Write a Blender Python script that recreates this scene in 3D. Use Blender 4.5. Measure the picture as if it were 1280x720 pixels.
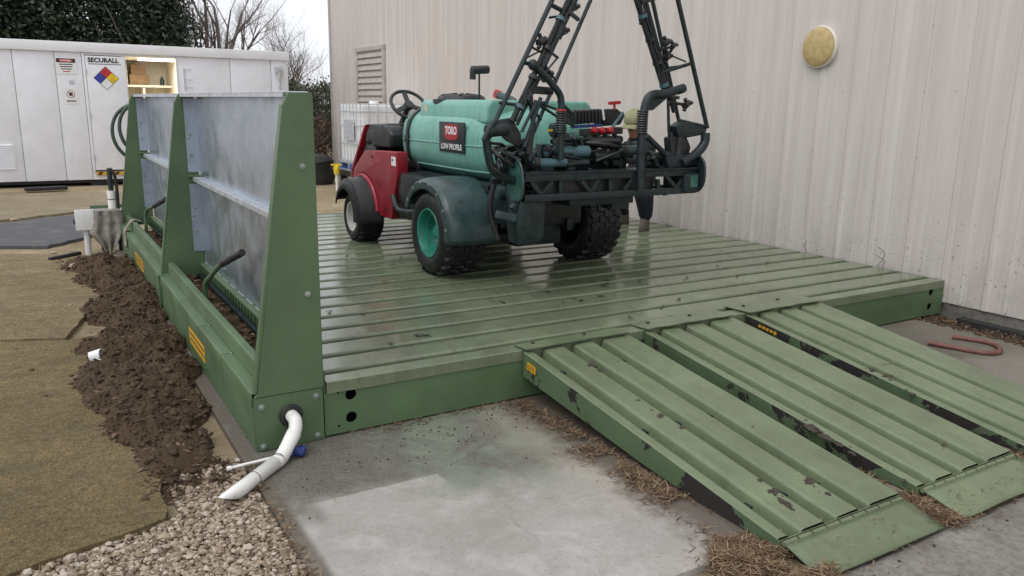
import bpy, bmesh, math, random
from mathutils import Vector, Matrix, noise as mnoise
R_ = math.radians
for o in list(bpy.data.objects): bpy.data.objects.remove(o)
SC = bpy.context.scene
COL = SC.collection
random.seed(7)

# ------------------------------------------------------------------ camera
CAM = Vector((-0.7795, -3.5898, 1.615)); FPX = 994.27
YAW, PITCH, ROLL = 0.543751, 0.225992, 0.0167535
_f = Vector((math.sin(YAW)*math.cos(PITCH), math.cos(YAW)*math.cos(PITCH), -math.sin(PITCH)))
_r0 = Vector((math.cos(YAW), -math.sin(YAW), 0)); _u0 = _r0.cross(_f)
_r = _r0*math.cos(ROLL)+_u0*math.sin(ROLL); _u = _u0*math.cos(ROLL)-_r0*math.sin(ROLL)
cd = bpy.data.cameras.new('camera'); co = bpy.data.objects.new('camera', cd); COL.objects.link(co)
cd.sensor_width = 36; cd.lens = FPX/1280*36; cd.clip_start = .05; cd.clip_end = 600
m = Matrix((_r, _u, -_f)).transposed().to_4x4(); m.translation = CAM; co.matrix_world = m
SC.camera = co
SC.render.resolution_x = 1024; SC.render.resolution_y = 576
# photo pixel -> point on a world plane
def ray(x, y): return _f+_r*((x-640)/FPX)-_u*((y-360)/FPX)
def onz(x, y, z=0.): d = ray(x, y); return CAM+d*((z-CAM.z)/d.z)
def onx(x, y, X): d = ray(x, y); return CAM+d*((X-CAM.x)/d.x)
def ony(x, y, Y): d = ray(x, y); return CAM+d*((Y-CAM.y)/d.y)

# ------------------------------------------------------------------ world, sun, exposure
W = bpy.data.worlds.new('World'); SC.world = W; W.use_nodes = True
nt = W.node_tree; nt.nodes.clear()
SUN_EL, SUN_AZ = R_(58), R_(250)
sk = nt.nodes.new('ShaderNodeTexSky'); sk.sky_type = 'NISHITA'; sk.sun_disc = False
sk.sun_elevation = SUN_EL; sk.sun_rotation = SUN_AZ; sk.dust_density = 4.0; sk.air_density = 1.0; sk.ozone_density = 1.0
hs = nt.nodes.new('ShaderNodeHueSaturation'); hs.inputs['Saturation'].default_value = .12
mx = nt.nodes.new('ShaderNodeMix'); mx.data_type = 'RGBA'; mx.inputs['Factor'].default_value = .72
mx.inputs['B'].default_value = (9.4, 9.7, 10.2, 1)
bg = nt.nodes.new('ShaderNodeBackground'); bg.inputs['Strength'].default_value = .138
ow = nt.nodes.new('ShaderNodeOutputWorld')
nt.links.new(sk.outputs[0], hs.inputs['Color']); nt.links.new(hs.outputs[0], mx.inputs['A'])
nt.links.new(mx.outputs['Result'], bg.inputs[0]); nt.links.new(bg.outputs[0], ow.inputs[0])
sl = bpy.data.lights.new('sun', 'SUN'); sl.energy = .9; sl.angle = R_(35); sl.color = (1, .97, .93)
so = bpy.data.objects.new('sun', sl); COL.objects.link(so); so.location = (-6, -8, 14)
sd = Vector((math.sin(SUN_AZ)*math.cos(SUN_EL), math.cos(SUN_AZ)*math.cos(SUN_EL), math.sin(SUN_EL)))
so.rotation_euler = sd.to_track_quat('Z', 'Y').to_euler()
SC.view_settings.view_transform = 'Standard'; SC.view_settings.look = 'None'
SC.view_settings.exposure = 0.0; SC.view_settings.gamma = 1

# ------------------------------------------------------------------ mesh builder
WL = {}
class MB:
    def __init__(s): s.v = []; s.f = []; s.m = []; s.mi = 0
    def add(s, vs, fs):
        b = len(s.v); s.v += [Vector(v) for v in vs]
        for f in fs: s.f.append([b+i for i in f]); s.m.append(s.mi)
        return s
    def box(s, lo, hi):
        x0, y0, z0 = lo; x1, y1, z1 = hi
        return s.add([(x0,y0,z0),(x1,y0,z0),(x1,y1,z0),(x0,y1,z0),(x0,y0,z1),(x1,y0,z1),(x1,y1,z1),(x0,y1,z1)],
            [(3,2,1,0),(4,5,6,7),(0,1,5,4),(1,2,6,5),(2,3,7,6),(3,0,4,7)])
    def bar(s, a, b, w, h=None, up=(0,0,1)):
        h = h or w; a = Vector(a); b = Vector(b); d = (b-a).normalized(); u = Vector(up)
        if abs(d.dot(u)) > .98: u = Vector((0,1,0))
        x = d.cross(u).normalized(); u = x.cross(d)
        vs = []
        for p in (a, b):
            for i, j in ((-1,-1),(1,-1),(1,1),(-1,1)): vs.append(p+x*(i*w/2)+u*(j*h/2))
        return s.add(vs, [(3,2,1,0),(4,5,6,7),(0,1,5,4),(1,2,6,5),(2,3,7,6),(3,0,4,7)])
    def tube(s, pts, r, n=8, cap=True, closed=False):
        pts = [Vector(p) for p in pts]; N = len(pts)
        rs = r if isinstance(r, (list, tuple)) else [r]*N
        vs = []; prev = None
        for i, p in enumerate(pts):
            if closed: d = pts[(i+1) % N]-pts[i-1]
            else: d = pts[min(i+1, N-1)]-pts[max(i-1, 0)]
            d.normalize()
            if prev is None:
                u = Vector((0,0,1)) if abs(d.z) < .9 else Vector((1,0,0))
                x = d.cross(u).normalized()
            else:
                x = prev-d*prev.dot(d)
                x = x.normalized() if x.length > 1e-6 else d.orthogonal().normalized()
            prev = x; y = d.cross(x)
            for k in range(n):
                a = 2*math.pi*k/n; vs.append(p+(x*math.cos(a)+y*math.sin(a))*rs[i])
        fs = []
        for i in range(N if closed else N-1):
            j = (i+1) % N
            for k in range(n): fs.append((i*n+k, i*n+(k+1) % n, j*n+(k+1) % n, j*n+k))
        if cap and not closed:
            fs.append(tuple(range(n))[::-1]); fs.append(tuple((N-1)*n+k for k in range(n)))
        return s.add(vs, fs)
    def cyl(s, a, b, r, n=16, r2=None): return s.tube([a, b], [r, r if r2 is None else r2], n)
    def lathe(s, prof, c, axis, n=32, close=False, cap=True):
        # prof: (radius, along axis)
        c = Vector(c); ax = Vector(axis).normalized(); x = ax.orthogonal().normalized(); y = ax.cross(x)
        vs = []; P = len(prof)
        for k in range(n):
            a = 2*math.pi*k/n; e = x*math.cos(a)+y*math.sin(a)
            for r, t in prof: vs.append(c+ax*t+e*r)
        fs = []
        for k in range(n):
            k2 = (k+1) % n
            for i in range(P if close else P-1):
                j = (i+1) % P; fs.append((k*P+i, k2*P+i, k2*P+j, k*P+j))
        if not close and cap:
            if prof[0][0] > 1e-5: fs.append(tuple(k*P for k in range(n))[::-1])
            if prof[-1][0] > 1e-5: fs.append(tuple(k*P+P-1 for k in range(n)))
        return s.add(vs, fs)
    def prism(s, poly, ext):
        e = Vector(ext); n = len(poly); vs = [Vector(p) for p in poly]; vs += [v+e for v in vs]
        fs = [tuple(range(n))[::-1], tuple(range(n, 2*n))]
        for i in range(n): fs.append((i, (i+1) % n, n+(i+1) % n, n+i))
        return s.add(vs, fs)
    def grid(s, fn, nu, nv):
        vs = [fn(i/nu, j/nv) for i in range(nu+1) for j in range(nv+1)]
        return s.add(vs, [(i*(nv+1)+j, (i+1)*(nv+1)+j, (i+1)*(nv+1)+j+1, i*(nv+1)+j+1) for i in range(nu) for j in range(nv)])
    def blob(s, c, r, n=0, jit=.3, rnd=random):
        # rough stone / clod from an icosahedron
        t = 1.618; B = [(-1,t,0),(1,t,0),(-1,-t,0),(1,-t,0),(0,-1,t),(0,1,t),(0,-1,-t),(0,1,-t),(t,0,-1),(t,0,1),(-t,0,-1),(-t,0,1)]
        F = [(0,11,5),(0,5,1),(0,1,7),(0,7,10),(0,10,11),(1,5,9),(5,11,4),(11,10,2),(10,7,6),(7,1,8),(3,9,4),(3,4,2),(3,2,6),(3,6,8),(3,8,9),(4,9,5),(2,4,11),(6,2,10),(8,6,7),(9,8,1)]
        rx, ry, rz = r; a = rnd.uniform(0, 6.28); ca, sa = math.cos(a), math.sin(a)
        vs = []
        for b in B:
            k = (1+rnd.uniform(-jit, jit))/1.9; x, y, z = b[0]*rx*k, b[1]*ry*k, b[2]*rz*k
            vs.append((c[0]+x*ca-y*sa, c[1]+x*sa+y*ca, c[2]+z))
        return s.add(vs, F)
    def build(s, name, mat, parent=None, at=None, bev=0., seg=2, smooth=40, kind=None, recalc=False, solid=0, sub=0):
        if parent is not None and at is None:
            lo = [min(v[i] for v in s.v) for i in range(3)]; hi = [max(v[i] for v in s.v) for i in range(3)]
            at = Vector([(lo[i]+hi[i])/2 for i in range(3)])
        elif at is None:
            lo = [min(v[i] for v in s.v) for i in range(3)]; hi = [max(v[i] for v in s.v) for i in range(3)]
            at = Vector(((lo[0]+hi[0])/2, (lo[1]+hi[1])/2, lo[2]))
        at = Vector(at)
        me = bpy.data.meshes.new(name); me.from_pydata([v-at for v in s.v], [], s.f); me.update()
        mats = mat if isinstance(mat, (list, tuple)) else [mat]
        for k in mats: me.materials.append(k)
        if len(mats) > 1:
            for p, i in zip(me.polygons, s.m): p.material_index = i
        if bev or recalc:
            bm = bmesh.new(); bm.from_mesh(me)
            if recalc: bmesh.ops.recalc_face_normals(bm, faces=bm.faces)
            if bev:
                es = [e for e in bm.edges if len(e.link_faces) == 2 and e.calc_face_angle(0) > R_(35)]
                bmesh.ops.bevel(bm, geom=es, offset=bev, segments=seg, affect='EDGES', profile=.6, clamp_overlap=True)
            bm.to_mesh(me); bm.free()
        if smooth:
            me.shade_smooth(); me.set_sharp_from_angle(angle=R_(smooth))
        o = bpy.data.objects.new(name, me); COL.objects.link(o); WL[o] = at
        if parent is not None: o.parent = parent; o.location = at-WL[parent]
        else: o.location = at
        if kind: o['kind'] = kind
        if solid:
            md = o.modifiers.new('solid', 'SOLIDIFY'); md.thickness = solid; md.offset = 0
        if sub:
            md = o.modifiers.new('sub', 'SUBSURF'); md.levels = sub; md.render_levels = sub
        return o
def tag(o, label=None, cat=None, group=None, kind=None):
    if label: o['label'] = label
    if cat: o['category'] = cat
    if group: o['group'] = group
    if kind: o['kind'] = kind
    return o
def empty(name, loc, label=None, cat=None, group=None, kind=None):
    o = bpy.data.objects.new(name, None); COL.objects.link(o); o.location = loc; o.empty_display_size = .1
    WL[o] = Vector(loc); return tag(o, label, cat, group, kind)
def dup(o, parent, loc, rot=None, name=None):
    c = o.copy(); COL.objects.link(c); c.parent = parent
    WL[c] = Vector(loc); c.location = WL[c]-(WL[parent] if parent else Vector())
    if rot: c.rotation_euler = rot
    return c
def smoothpts(pts, k=6):
    P = [Vector(p) for p in pts]; P = [P[0]*2-P[1]]+P+[P[-1]*2-P[-2]]; out = []
    for i in range(1, len(P)-2):
        for j in range(k):
            t = j/k; a, b, c, d = P[i-1], P[i], P[i+1], P[i+2]
            out.append(.5*((2*b)+(c-a)*t+(2*a-5*b+4*c-d)*t*t+(3*b-a-3*c+d)*t**3))
    out.append(P[-2]); return out
def text_mb(txt, size, origin, xdir, ydir, ext=.002, align='CENTER', bold=0.0, xs=1.0):
    cu = bpy.data.curves.new('t', 'FONT'); cu.body = txt; cu.size = size; cu.extrude = 0; cu.offset = bold
    cu.align_x = align; cu.align_y = 'CENTER'; cu.resolution_u = 3
    o = bpy.data.objects.new('t', cu); COL.objects.link(o)
    dg = bpy.context.evaluated_depsgraph_get(); me = bpy.data.meshes.new_from_object(o.evaluated_get(dg))
    xd = Vector(xdir).normalized(); yd = Vector(ydir).normalized(); zd = xd.cross(yd); og = Vector(origin)
    mb = MB(); mb.add([og+xd*v.co.x*xs+yd*v.co.y+zd*ext for v in me.vertices], [tuple(p.vertices) for p in me.polygons])
    bpy.data.objects.remove(o); bpy.data.curves.remove(cu); bpy.data.meshes.remove(me)
    return mb

# ------------------------------------------------------------------ materials
class NM:
    def __init__(s, name):
        s.m = bpy.data.materials.new(name); s.m.use_nodes = True; s.t = s.m.node_tree; s.n = s.t.nodes
        s.b = s.n['Principled BSDF']; s._p = None
    def node(s, typ, **kw):
        n = s.n.new(typ)
        for k, v in kw.items(): setattr(n, k, v)
        return n
    def link(s, a, b): s.t.links.new(a, b)
    def setin(s, i, v):
        if hasattr(v, 'links') or hasattr(v, 'is_linked'): s.link(v, i)
        else: i.default_value = v
    @property
    def pos(s):
        if s._p is None: s._p = s.node('ShaderNodeNewGeometry').outputs['Position']
        return s._p
    def island(s): return s.node('ShaderNodeNewGeometry').outputs['Random Per Island']
    def xyz(s):
        n = s.node('ShaderNodeSeparateXYZ'); s.link(s.pos, n.inputs[0]); return n.outputs
    def scale(s, v, sc):
        n = s.node('ShaderNodeMapping'); s.link(v, n.inputs[0]); n.inputs['Scale'].default_value = sc; return n.outputs[0]
    def noise(s, scale, detail=4, rough=.55, vec=None, dist=0.):
        n = s.node('ShaderNodeTexNoise'); n.inputs['Scale'].default_value = scale; n.inputs['Detail'].default_value = detail
        n.inputs['Roughness'].default_value = rough; n.inputs['Distortion'].default_value = dist
        s.link(vec or s.pos, n.inputs['Vector']); return n.outputs['Fac']
    def voro(s, scale, vec=None, out='Distance', feat='F1'):
        n = s.node('ShaderNodeTexVoronoi', feature=feat); n.inputs['Scale'].default_value = scale
        s.link(vec or s.pos, n.inputs['Vector']); return n.outputs[out]
    def ramp(s, fac, stops):
        n = s.node('ShaderNodeValToRGB'); e = n.color_ramp.elements
        while len(e) < len(stops): e.new(.5)
        for i, (p, c) in enumerate(stops):
            e[i].position = p; e[i].color = (c, c, c, 1) if not isinstance(c, (tuple, list)) else tuple(c)+(1,)
        s.link(fac, n.inputs[0]); return n.outputs[0]
    def mix(s, fac, a, b, typ='MIX'):
        n = s.node('ShaderNodeMix', data_type='RGBA', blend_type=typ)
        s.setin(n.inputs['Factor'], fac)
        for k, v in (('A', a), ('B', b)): s.setin(n.inputs[k], tuple(v)+(1,) if isinstance(v, (tuple, list)) else v)
        return n.outputs['Result']
    def math(s, op, a, b=0., clamp=False):
        n = s.node('ShaderNodeMath', operation=op, use_clamp=clamp); s.setin(n.inputs[0], a); s.setin(n.inputs[1], b); return n.outputs[0]
    def mapr(s, v, a, b, c=0., d=1.):
        n = s.node('ShaderNodeMapRange', interpolation_type='SMOOTHSTEP'); s.link(v, n.inputs[0])
        for i, k in enumerate((a, b, c, d)): n.inputs[i+1].default_value = k
        return n.outputs[0]
    def bump(s, h, st=.3, dist=.01, prev=None):
        n = s.node('ShaderNodeBump'); n.inputs['Strength'].default_value = st; n.inputs['Distance'].default_value = dist
        s.link(h, n.inputs['Height'])
        if prev is not None: s.link(prev, n.inputs['Normal'])
        return n.outputs[0]
    def out(s, col=None, rough=None, metal=None, nor=None, spec=None, alpha=None, trans=None, emit=None, es=0, coat=None):
        b = s.b.inputs
        if col is not None: s.setin(b['Base Color'], tuple(col)+(1,) if isinstance(col, (tuple, list)) else col)
        for k, v in (('Roughness', rough), ('Metallic', metal), ('Specular IOR Level', spec), ('Transmission Weight', trans), ('Coat Weight', coat)):
            if v is not None: s.setin(b[k], v)
        if nor is not None: s.link(nor, b['Normal'])
        if emit is not None: b['Emission Color'].default_value = tuple(emit)+(1,); b['Emission Strength'].default_value = es
        return s.m
def simple(name, col, rough=.5, metal=0., var=.25, sc=9., bump=.0, bsc=60., dirt=None, spec=.5):
    n = NM(name); f = n.noise(sc, 5)
    lo = tuple(c*(1-var) for c in col); hi = tuple(min(1, c*(1+var)) for c in col)
    c = n.mix(n.ramp(f, [(.3, 0), (.7, 1)]), lo, hi)
    if dirt: c = n.mix(n.ramp(n.noise(sc*2.3, 7, .7), [(.52, 0), (.72, dirt[1])]), c, dirt[0])
    r = n.mapr(n.noise(sc*1.7, 4), .3, .7, max(.02, rough-.1), min(1, rough+.12))
    nor = n.bump(n.noise(bsc, 5), bump, .004) if bump else None
    return n.out(c, r, metal, nor, spec)
def green_paint(name, base, wet, rust=0., rust_col=(.02, .016, .013), rs=6., mud=0.):
    n = NM(name); f = n.noise(2.2, 6, .6)
    c = n.mix(n.ramp(f, [(.3, 0), (.72, 1)]), tuple(b*.8 for b in base), tuple(b*1.18 for b in base))
    g = n.noise(13, 8, .72)
    c = n.mix(n.ramp(g, [(.5, 0), (.75, .42)]), c, (.10, .105, .075))
    d = n.noise(55, 4, .7); c = n.mix(n.ramp(d, [(.62, 0), (.78, .35)]), c, (.035, .04, .028))
    if mud:
        mk0 = n.ramp(n.noise(1, 8, .68, n.scale(n.pos, (2.2, .9, 1)), .5), [(.50, 0), (.66, mud)]); c = n.mix(mk0, c, (.095, .105, .07))
        c = n.mix(n.ramp(n.noise(1, 8, .72, n.scale(n.pos, (16, 3.2, 6))), [(.56, 0), (.72, mud)]), c, (.05, .06, .04))
        c = n.mix(n.ramp(n.noise(1, 6, .7, n.scale(n.pos, (5, 30, 6))), [(.58, 0), (.76, .35)]), c, (.22, .25, .19))
    r = n.mapr(n.noise(3.1, 5, .6), .32, .68, wet[0], wet[1])
    h = n.bump(n.noise(6, 3), .06, .006); h = n.bump(n.noise(220, 3), .08, .001, h)
    met = 0.
    if rust:
        k = n.noise(rs, 9, .62, dist=.4); mk = n.ramp(k, [(rust, 0), (rust+.012, 1)])
        rc = n.mix(n.noise(40, 5), rust_col, tuple(2.2*q for q in rust_col)); c = n.mix(mk, c, rc)
        r = n.mix(mk, r, (.85,.85,.85)); h = n.bump(n.math('SUBTRACT', 1., mk), .5, .002, h)
    return n.out(c, r, met, h, .5)
G = (.083, .138, .066)
M = {}
M['green'] = green_paint('green_paint', G, (.38, .6))
M['deck'] = green_paint('wet_deck_paint', (.165, .198, .124), (.08, .22), .73, (.05,.04,.03), 9., mud=.5)
M['ramp'] = green_paint('worn_ramp_paint', (.155, .195, .112), (.16, .36), .68, rs=5., mud=.4)
M['rampside'] = green_paint('flaked_ramp_paint', (.075, .12, .06), (.45, .7), .53, (.010,.008,.007), 2.6)
n = NM('galvanised'); sp = n.voro(16, out='Color'); bw = n.node('ShaderNodeRGBToBW'); n.link(sp, bw.inputs[0])
st = n.noise(1., 6, .65, n.scale(n.pos, (14, 14, 1.3)))
c = n.mix(n.ramp(n.noise(2.5, 5), [(.3, 0), (.7, 1)]), (.34, .39, .47), (.50, .56, .65)); c = n.mix(n.math('MULTIPLY', bw.outputs[0], .22), c, (.75, .8, .88))
c = n.mix(n.ramp(st, [(.60, 0), (.76, .45)]), c, (.80, .83, .87)); c = n.mix(n.ramp(n.noise(2.2, 6, .7), [(.5, 0), (.8, .4)]), c, (.24, .29, .37))
M['galv'] = n.out(c, n.mapr(n.noise(6, 5), .3, .7, .26, .42), .9, n.bump(n.noise(7, 3), .08, .01))
M['galvedge'] = simple('galvanised_edge', (.55, .58, .62), .42, .7, .2, 20)
# concrete of the slab: pale, with its wet dark band along the platform, a washed square and algae
n = NM('slab_concrete'); X, Y, Z = n.xyz()[:3]
big = n.noise(1.5, 7, .62); c = n.mix(n.ramp(big, [(.3, 0), (.7, 1)]), (.28, .258, .238), (.40, .375, .352))
c = n.mix(n.ramp(n.noise(30, 7, .75), [(.45, 0), (.75, .5)]), c, (.21, .195, .175))
c = n.mix(n.ramp(n.noise(4.2, 8, .68, dist=.6), [(.5, 0), (.66, .55)]), c, (.46, .44, .415))
edge = n.math('ADD', n.math('ADD', Y, n.mapr(X, .60, .75, 0, .12)), n.math('MULTIPLY', n.math('SUBTRACT', n.noise(2.6, 8, .7), .5), .75))
dark = n.mapr(edge, -.88, -.50, 0, .97)
wash = n.math('MULTIPLY', n.mapr(n.math('ADD', Y, n.math('MULTIPLY', n.noise(9, 3), .02)), -.604, -.598, 1, 0), n.math('MULTIPLY', n.mapr(X, .645, .653, 1, 0), n.mapr(X, .06, .13, 0, 1)))
dark = n.math('MULTIPLY', dark, n.math('SUBTRACT', 1., n.math('MULTIPLY', wash, .9)))
dark = n.math('MULTIPLY', dark, n.mapr(X, 4.0, 5.2, 1, .6))
c = n.mix(dark, c, n.mix(n.ramp(n.noise(70, 8, .85), [(.35, 0), (.65, 1)]), (.018, .015, .012), (.17, .155, .13)))
alg = n.math('MULTIPLY', n.ramp(n.noise(3.4, 7, .7, dist=.5), [(.42, 0), (.62, .8)]), n.math('MULTIPLY', n.mapr(Y, -1.25, -.6, 0, 1), n.mapr(X, .35, .7, 0, 1)))
c = n.mix(alg, c, (.17, .215, .155))
c = n.mix(n.mapr(X, -.03, .005, .85, 0), c, (.09, .07, .05))
c = n.mix(n.ramp(n.noise(5.5, 7, .7, dist=.8), [(.5, 0), (.66, .35)]), c, (.20, .205, .175))
c = n.mix(n.math('MULTIPLY', n.ramp(n.noise(1.1, 5), [(.45, 0), (.62, .5)]), n.mapr(X, .9, 1.4, 0, 1)), c, (.36, .31, .24))
c = n.mix(n.ramp(n.noise(85, 2, .5), [(.70, 0), (.73, .8)]), c, (.07, .06, .05))
c = n.mix(n.ramp(n.noise(150, 4, .8), [(.38, .35), (.54, 0)]), c, (.15, .135, .115))
c = n.mix(n.ramp(n.noise(110, 3, .8), [(.60, 0), (.72, .25)]), c, (.55, .53, .5))
dd = n.math('MULTIPLY', n.mapr(n.math('ADD', X, n.math('MULTIPLY', n.math('SUBTRACT', n.noise(5, 6, .7), .5), .45)), 1.20, 1.40, 0, .9), n.mapr(X, 1.5, 1.7, 1, .55))
c = n.mix(dd, c, n.mix(n.noise(60, 6, .8), (.035, .028, .022), (.16, .125, .095)))
ck = n.node('ShaderNodeTexVoronoi', feature='DISTANCE_TO_EDGE'); ck.inputs['Scale'].default_value = .75
wv = n.node('ShaderNodeVectorMath', operation='ADD'); nz = n.node('ShaderNodeTexNoise'); nz.inputs['Scale'].default_value = 3.; nz.inputs['Detail'].default_value = 6; n.link(n.pos, nz.inputs['Vector'])
ws = n.node('ShaderNodeVectorMath', operation='SCALE'); n.link(nz.outputs['Color'], ws.inputs[0]); ws.inputs['Scale'].default_value = .35; n.link(n.pos, wv.inputs[0]); n.link(ws.outputs[0], wv.inputs[1]); n.link(wv.outputs[0], ck.inputs['Vector'])
c = n.mix(n.ramp(ck.outputs['Distance'], [(.0012, .16), (.003, 0)]), c, (.06, .05, .04))
h = n.bump(n.noise(60, 8, .7), .4, .006)
M['slab'] = n.out(c, n.mapr(n.noise(3, 5), .3, .7, .55, .9), 0., h, .4)
M['conc'] = simple('old_concrete', (.30, .28, .25), .85, 0, .3, 5, .5, 70, ((.11, .1, .08), .7))
M['found'] = simple('foundation_concrete', (.16, .15, .13), .9, 0, .4, 6, .5, 60, ((.04, .035, .03), .8))
n = NM('ground_soil'); c = n.mix(n.ramp(n.noise(.8, 8, .65), [(.32, 0), (.68, 1)]), (.22, .165, .10), (.40, .33, .22))
c = n.mix(n.ramp(n.noise(6, 8, .75), [(.5, 0), (.7, .7)]), c, (.12, .095, .06)); c = n.mix(n.ramp(n.noise(45, 5, .8), [(.6, 0), (.75, .6)]), c, (.45, .40, .32))
M['soil'] = n.out(c, .95, 0., n.bump(n.noise(24, 9, .75), .7, .03), .2)
n = NM('asphalt'); c = n.mix(n.noise(90, 5, .8), (.035, .036, .04), (.13, .13, .14)); c = n.mix(n.ramp(n.noise(4, 6), [(.5, 0), (.7, .5)]), c, (.16, .15, .14))
M['asphalt'] = n.out(c, .8, 0., n.bump(n.noise(120, 4), .6, .006), .4)
n = NM('old_paving'); c = n.mix(n.ramp(n.noise(2.5, 7, .65), [(.3, 0), (.7, 1)]), (.19, .175, .155), (.34, .32, .29)); c = n.mix(n.ramp(n.noise(35, 7, .8), [(.45, 0), (.7, .7)]), c, (.09, .08, .07))
M['paving'] = n.out(c, .9, 0., n.bump(n.noise(40, 8, .8), .8, .012), .3)
def matmat(name, a, b, d, dark=.6):
    n = NM(name); c = n.mix(n.ramp(n.noise(1.6, 7, .62), [(.32, 0), (.7, 1)]), a, b)
    c = n.mix(n.ramp(n.noise(2.3, 8, .7, n.scale(n.pos, (1, 2.2, 1))), [(.46, 0), (.62, dark)]), c, d); c = n.mix(n.ramp(n.noise(9, 7, .75), [(.5, 0), (.68, .5)]), c, tuple(k*.55 for k in a))
    fib = n.noise(1, 6, .8, n.scale(n.pos, (150, 45, 60))); c = n.mix(n.ramp(fib, [(.38, .85), (.60, 0)]), c, tuple(k*.36 for k in a))
    c = n.mix(n.ramp(n.noise(1, 5, .8, n.scale(n.pos, (60, 140, 60))), [(.54, 0), (.70, .6)]), c, tuple(min(1, k*1.55) for k in b)); c = n.mix(n.ramp(n.noise(30, 8, .85), [(.40, .5), (.56, 0)]), c, tuple(k*.4 for k in a))
    return n.out(c, .95, 0., n.bump(fib, .9, .010, n.bump(n.noise(14, 9, .75), .9, .03)), .15)
M['mat_a'] = matmat('mat_fibre_olive', (.285, .21, .105), (.45, .345, .185), (.17, .17, .115), .7)
M['mat_b'] = matmat('mat_fibre_tan', (.34, .26, .145), (.52, .41, .255), (.19, .165, .11), .55)
M['mat_c'] = matmat('mat_fibre_sand', (.36, .30, .20), (.54, .46, .33), (.26, .21, .14), .5)
n = NM('dirt'); isl = n.island(); c = n.mix(n.noise(14, 8, .75), (.042, .027, .017), (.18, .118, .074)); c = n.mix(n.ramp(n.noise(2.4, 6, .65), [(.45, 0), (.68, .65)]), c, (.17, .125, .085)); c = n.mix(n.ramp(n.noise(70, 5, .8), [(.58, 0), (.75, .7)]), c, (.20, .15, .11))
M['dirt'] = n.out(c, .95, 0., n.bump(n.noise(38, 9, .8), 1., .03), .2)
n = NM('clods'); c = n.mix(n.island(), (.035, .023, .014), (.17, .115, .075)); M['clod'] = n.out(n.mix(n.noise(80, 5, .8), c, (.06, .04, .028)), .95, 0., n.bump(n.noise(110, 5, .8), .8, .006), .2)
n = NM('pebbles'); c = n.ramp(n.island(), [(0, (.13, .095, .07)), (.3, (.25, .19, .135)), (.65, (.37, .30, .225)), (1, (.53, .47, .40))]); M['pebble'] = n.out(n.mix(n.math('MULTIPLY', n.noise(60, 5), .4), c, (.28, .21, .15)), .8, 0., n.bump(n.noise(150, 4), .4, .003), .35)
n = NM('leaf_litter'); M['litter'] = n.out(n.ramp(n.island(), [(0, (.05, .028, .018)), (.5, (.11, .065, .045)), (1, (.22, .15, .10))]), .8, 0, None, .3)
n = NM('straw'); M['straw'] = n.out(n.ramp(n.island(), [(0, (.07, .04, .025)), (.55, (.17, .105, .065)), (1, (.36, .27, .17))]), .85, 0, None, .2)
M['deckleaf'] = simple('wet_leaf', (.03, .024, .016), .5, 0, .5, 30)
# siding
n = NM('siding_paint'); X, Y, Z = n.xyz()[:3]
st = n.noise(1., 7, .6, n.scale(n.pos, (9, 9, .35))); c = n.mix(n.ramp(st, [(.3, 0), (.7, 1)]), (.50, .448, .412), (.61, .562, .525))
c = n.mix(n.ramp(n.noise(1., 6, .7, n.scale(n.pos, (30, 30, .8))), [(.52, 0), (.75, .45)]), c, (.40, .36, .315))
c = n.mix(n.ramp(n.noise(1.3, 6), [(.45, 0), (.75, .3)]), c, (.53, .50, .49))
low = n.mapr(Z, .2, 1.25, 1, 0); spk = n.ramp(n.noise(30, 3, .5), [(.65, 0), (.675, 1)])
c = n.mix(n.math('MULTIPLY', spk, n.math('MULTIPLY', low, .6)), c, (.12, .10, .085))
c = n.mix(n.math('MULTIPLY', n.ramp(n.noise(3.2, 7, .7), [(.4, 0), (.7, .6)]), n.mapr(Z, .1, .8, 1, 0)), c, (.33, .31, .27))
M['siding'] = n.out(c, n.mapr(n.noise(3, 4), .3, .7, .45, .65), 0., n.bump(n.noise(2.5, 3), .12, .02), .4)
M['trim'] = simple('trim_paint', (.42, .39, .37), .55, 0, .15, 6)
M['louver'] = simple('louver_paint', (.46, .41, .375), .55, 0, .15, 8)
M['screw'] = simple('screw_rust', (.12, .09, .07), .6, .4)
M['vent'] = simple('vent_cap_yellowed', (.47, .35, .16), .55, 0, .18, 22, .1, 60, ((.3, .21, .09), .4)); M['ventrim'] = simple('vent_rim', (.68, .64, .56), .5, 0, .1)
M['white'] = simple('white_container_paint', (.76, .765, .81), .42, 0, .05, 2.5, .03, 20, ((.58, .58, .58), .35))
M['whitetrim'] = simple('white_trim', (.79, .79, .82), .45, 0, .05, 4)
M['seam'] = simple('seam_sealant', (.36, .37, .39), .6)
M['cream'] = simple('interior_panel', (.74, .68, .56), .6, 0, .08)
M['pvc'] = simple('white_pvc', (.76, .75, .73), .32, 0, .05, 8, 0, 60, ((.45, .40, .33), .35))
M['rubber'] = simple('black_rubber', (.018, .018, .018), .65, 0, .4, 20)
M['black'] = simple('black_plastic', (.016, .018, .02), .42, 0, .4, 14, .05, 80, ((.06, .06, .055), .4))
M['grip'] = simple('black_grip', (.02, .02, .022), .5)
M['darkmetal'] = simple('dark_green_black_metal', (.014, .026, .027), .42, .25, .5, 14, .08, 60, ((.045, .065, .062), .5))
M['boom'] = simple('boom_paint', (.016, .027, .030), .42, .2, .4, 16, .05, 60, ((.05, .07, .072), .45))
M['teal'] = simple('teal_spray_paint', (.04, .135, .105), .42, 0, .35, 8, .08, 60, ((.015, .045, .04), .6))
M['rim_teal'] = simple('teal_rim_paint', (.02, .205, .145), .4, 0, .25, 10, 0, 60, ((.02, .09, .07), .5))
M['fender'] = simple('blue_black_fender', (.030, .058, .060), .34, 0, .4, 6, .06, 40, ((.10, .13, .12), .55))
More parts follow.
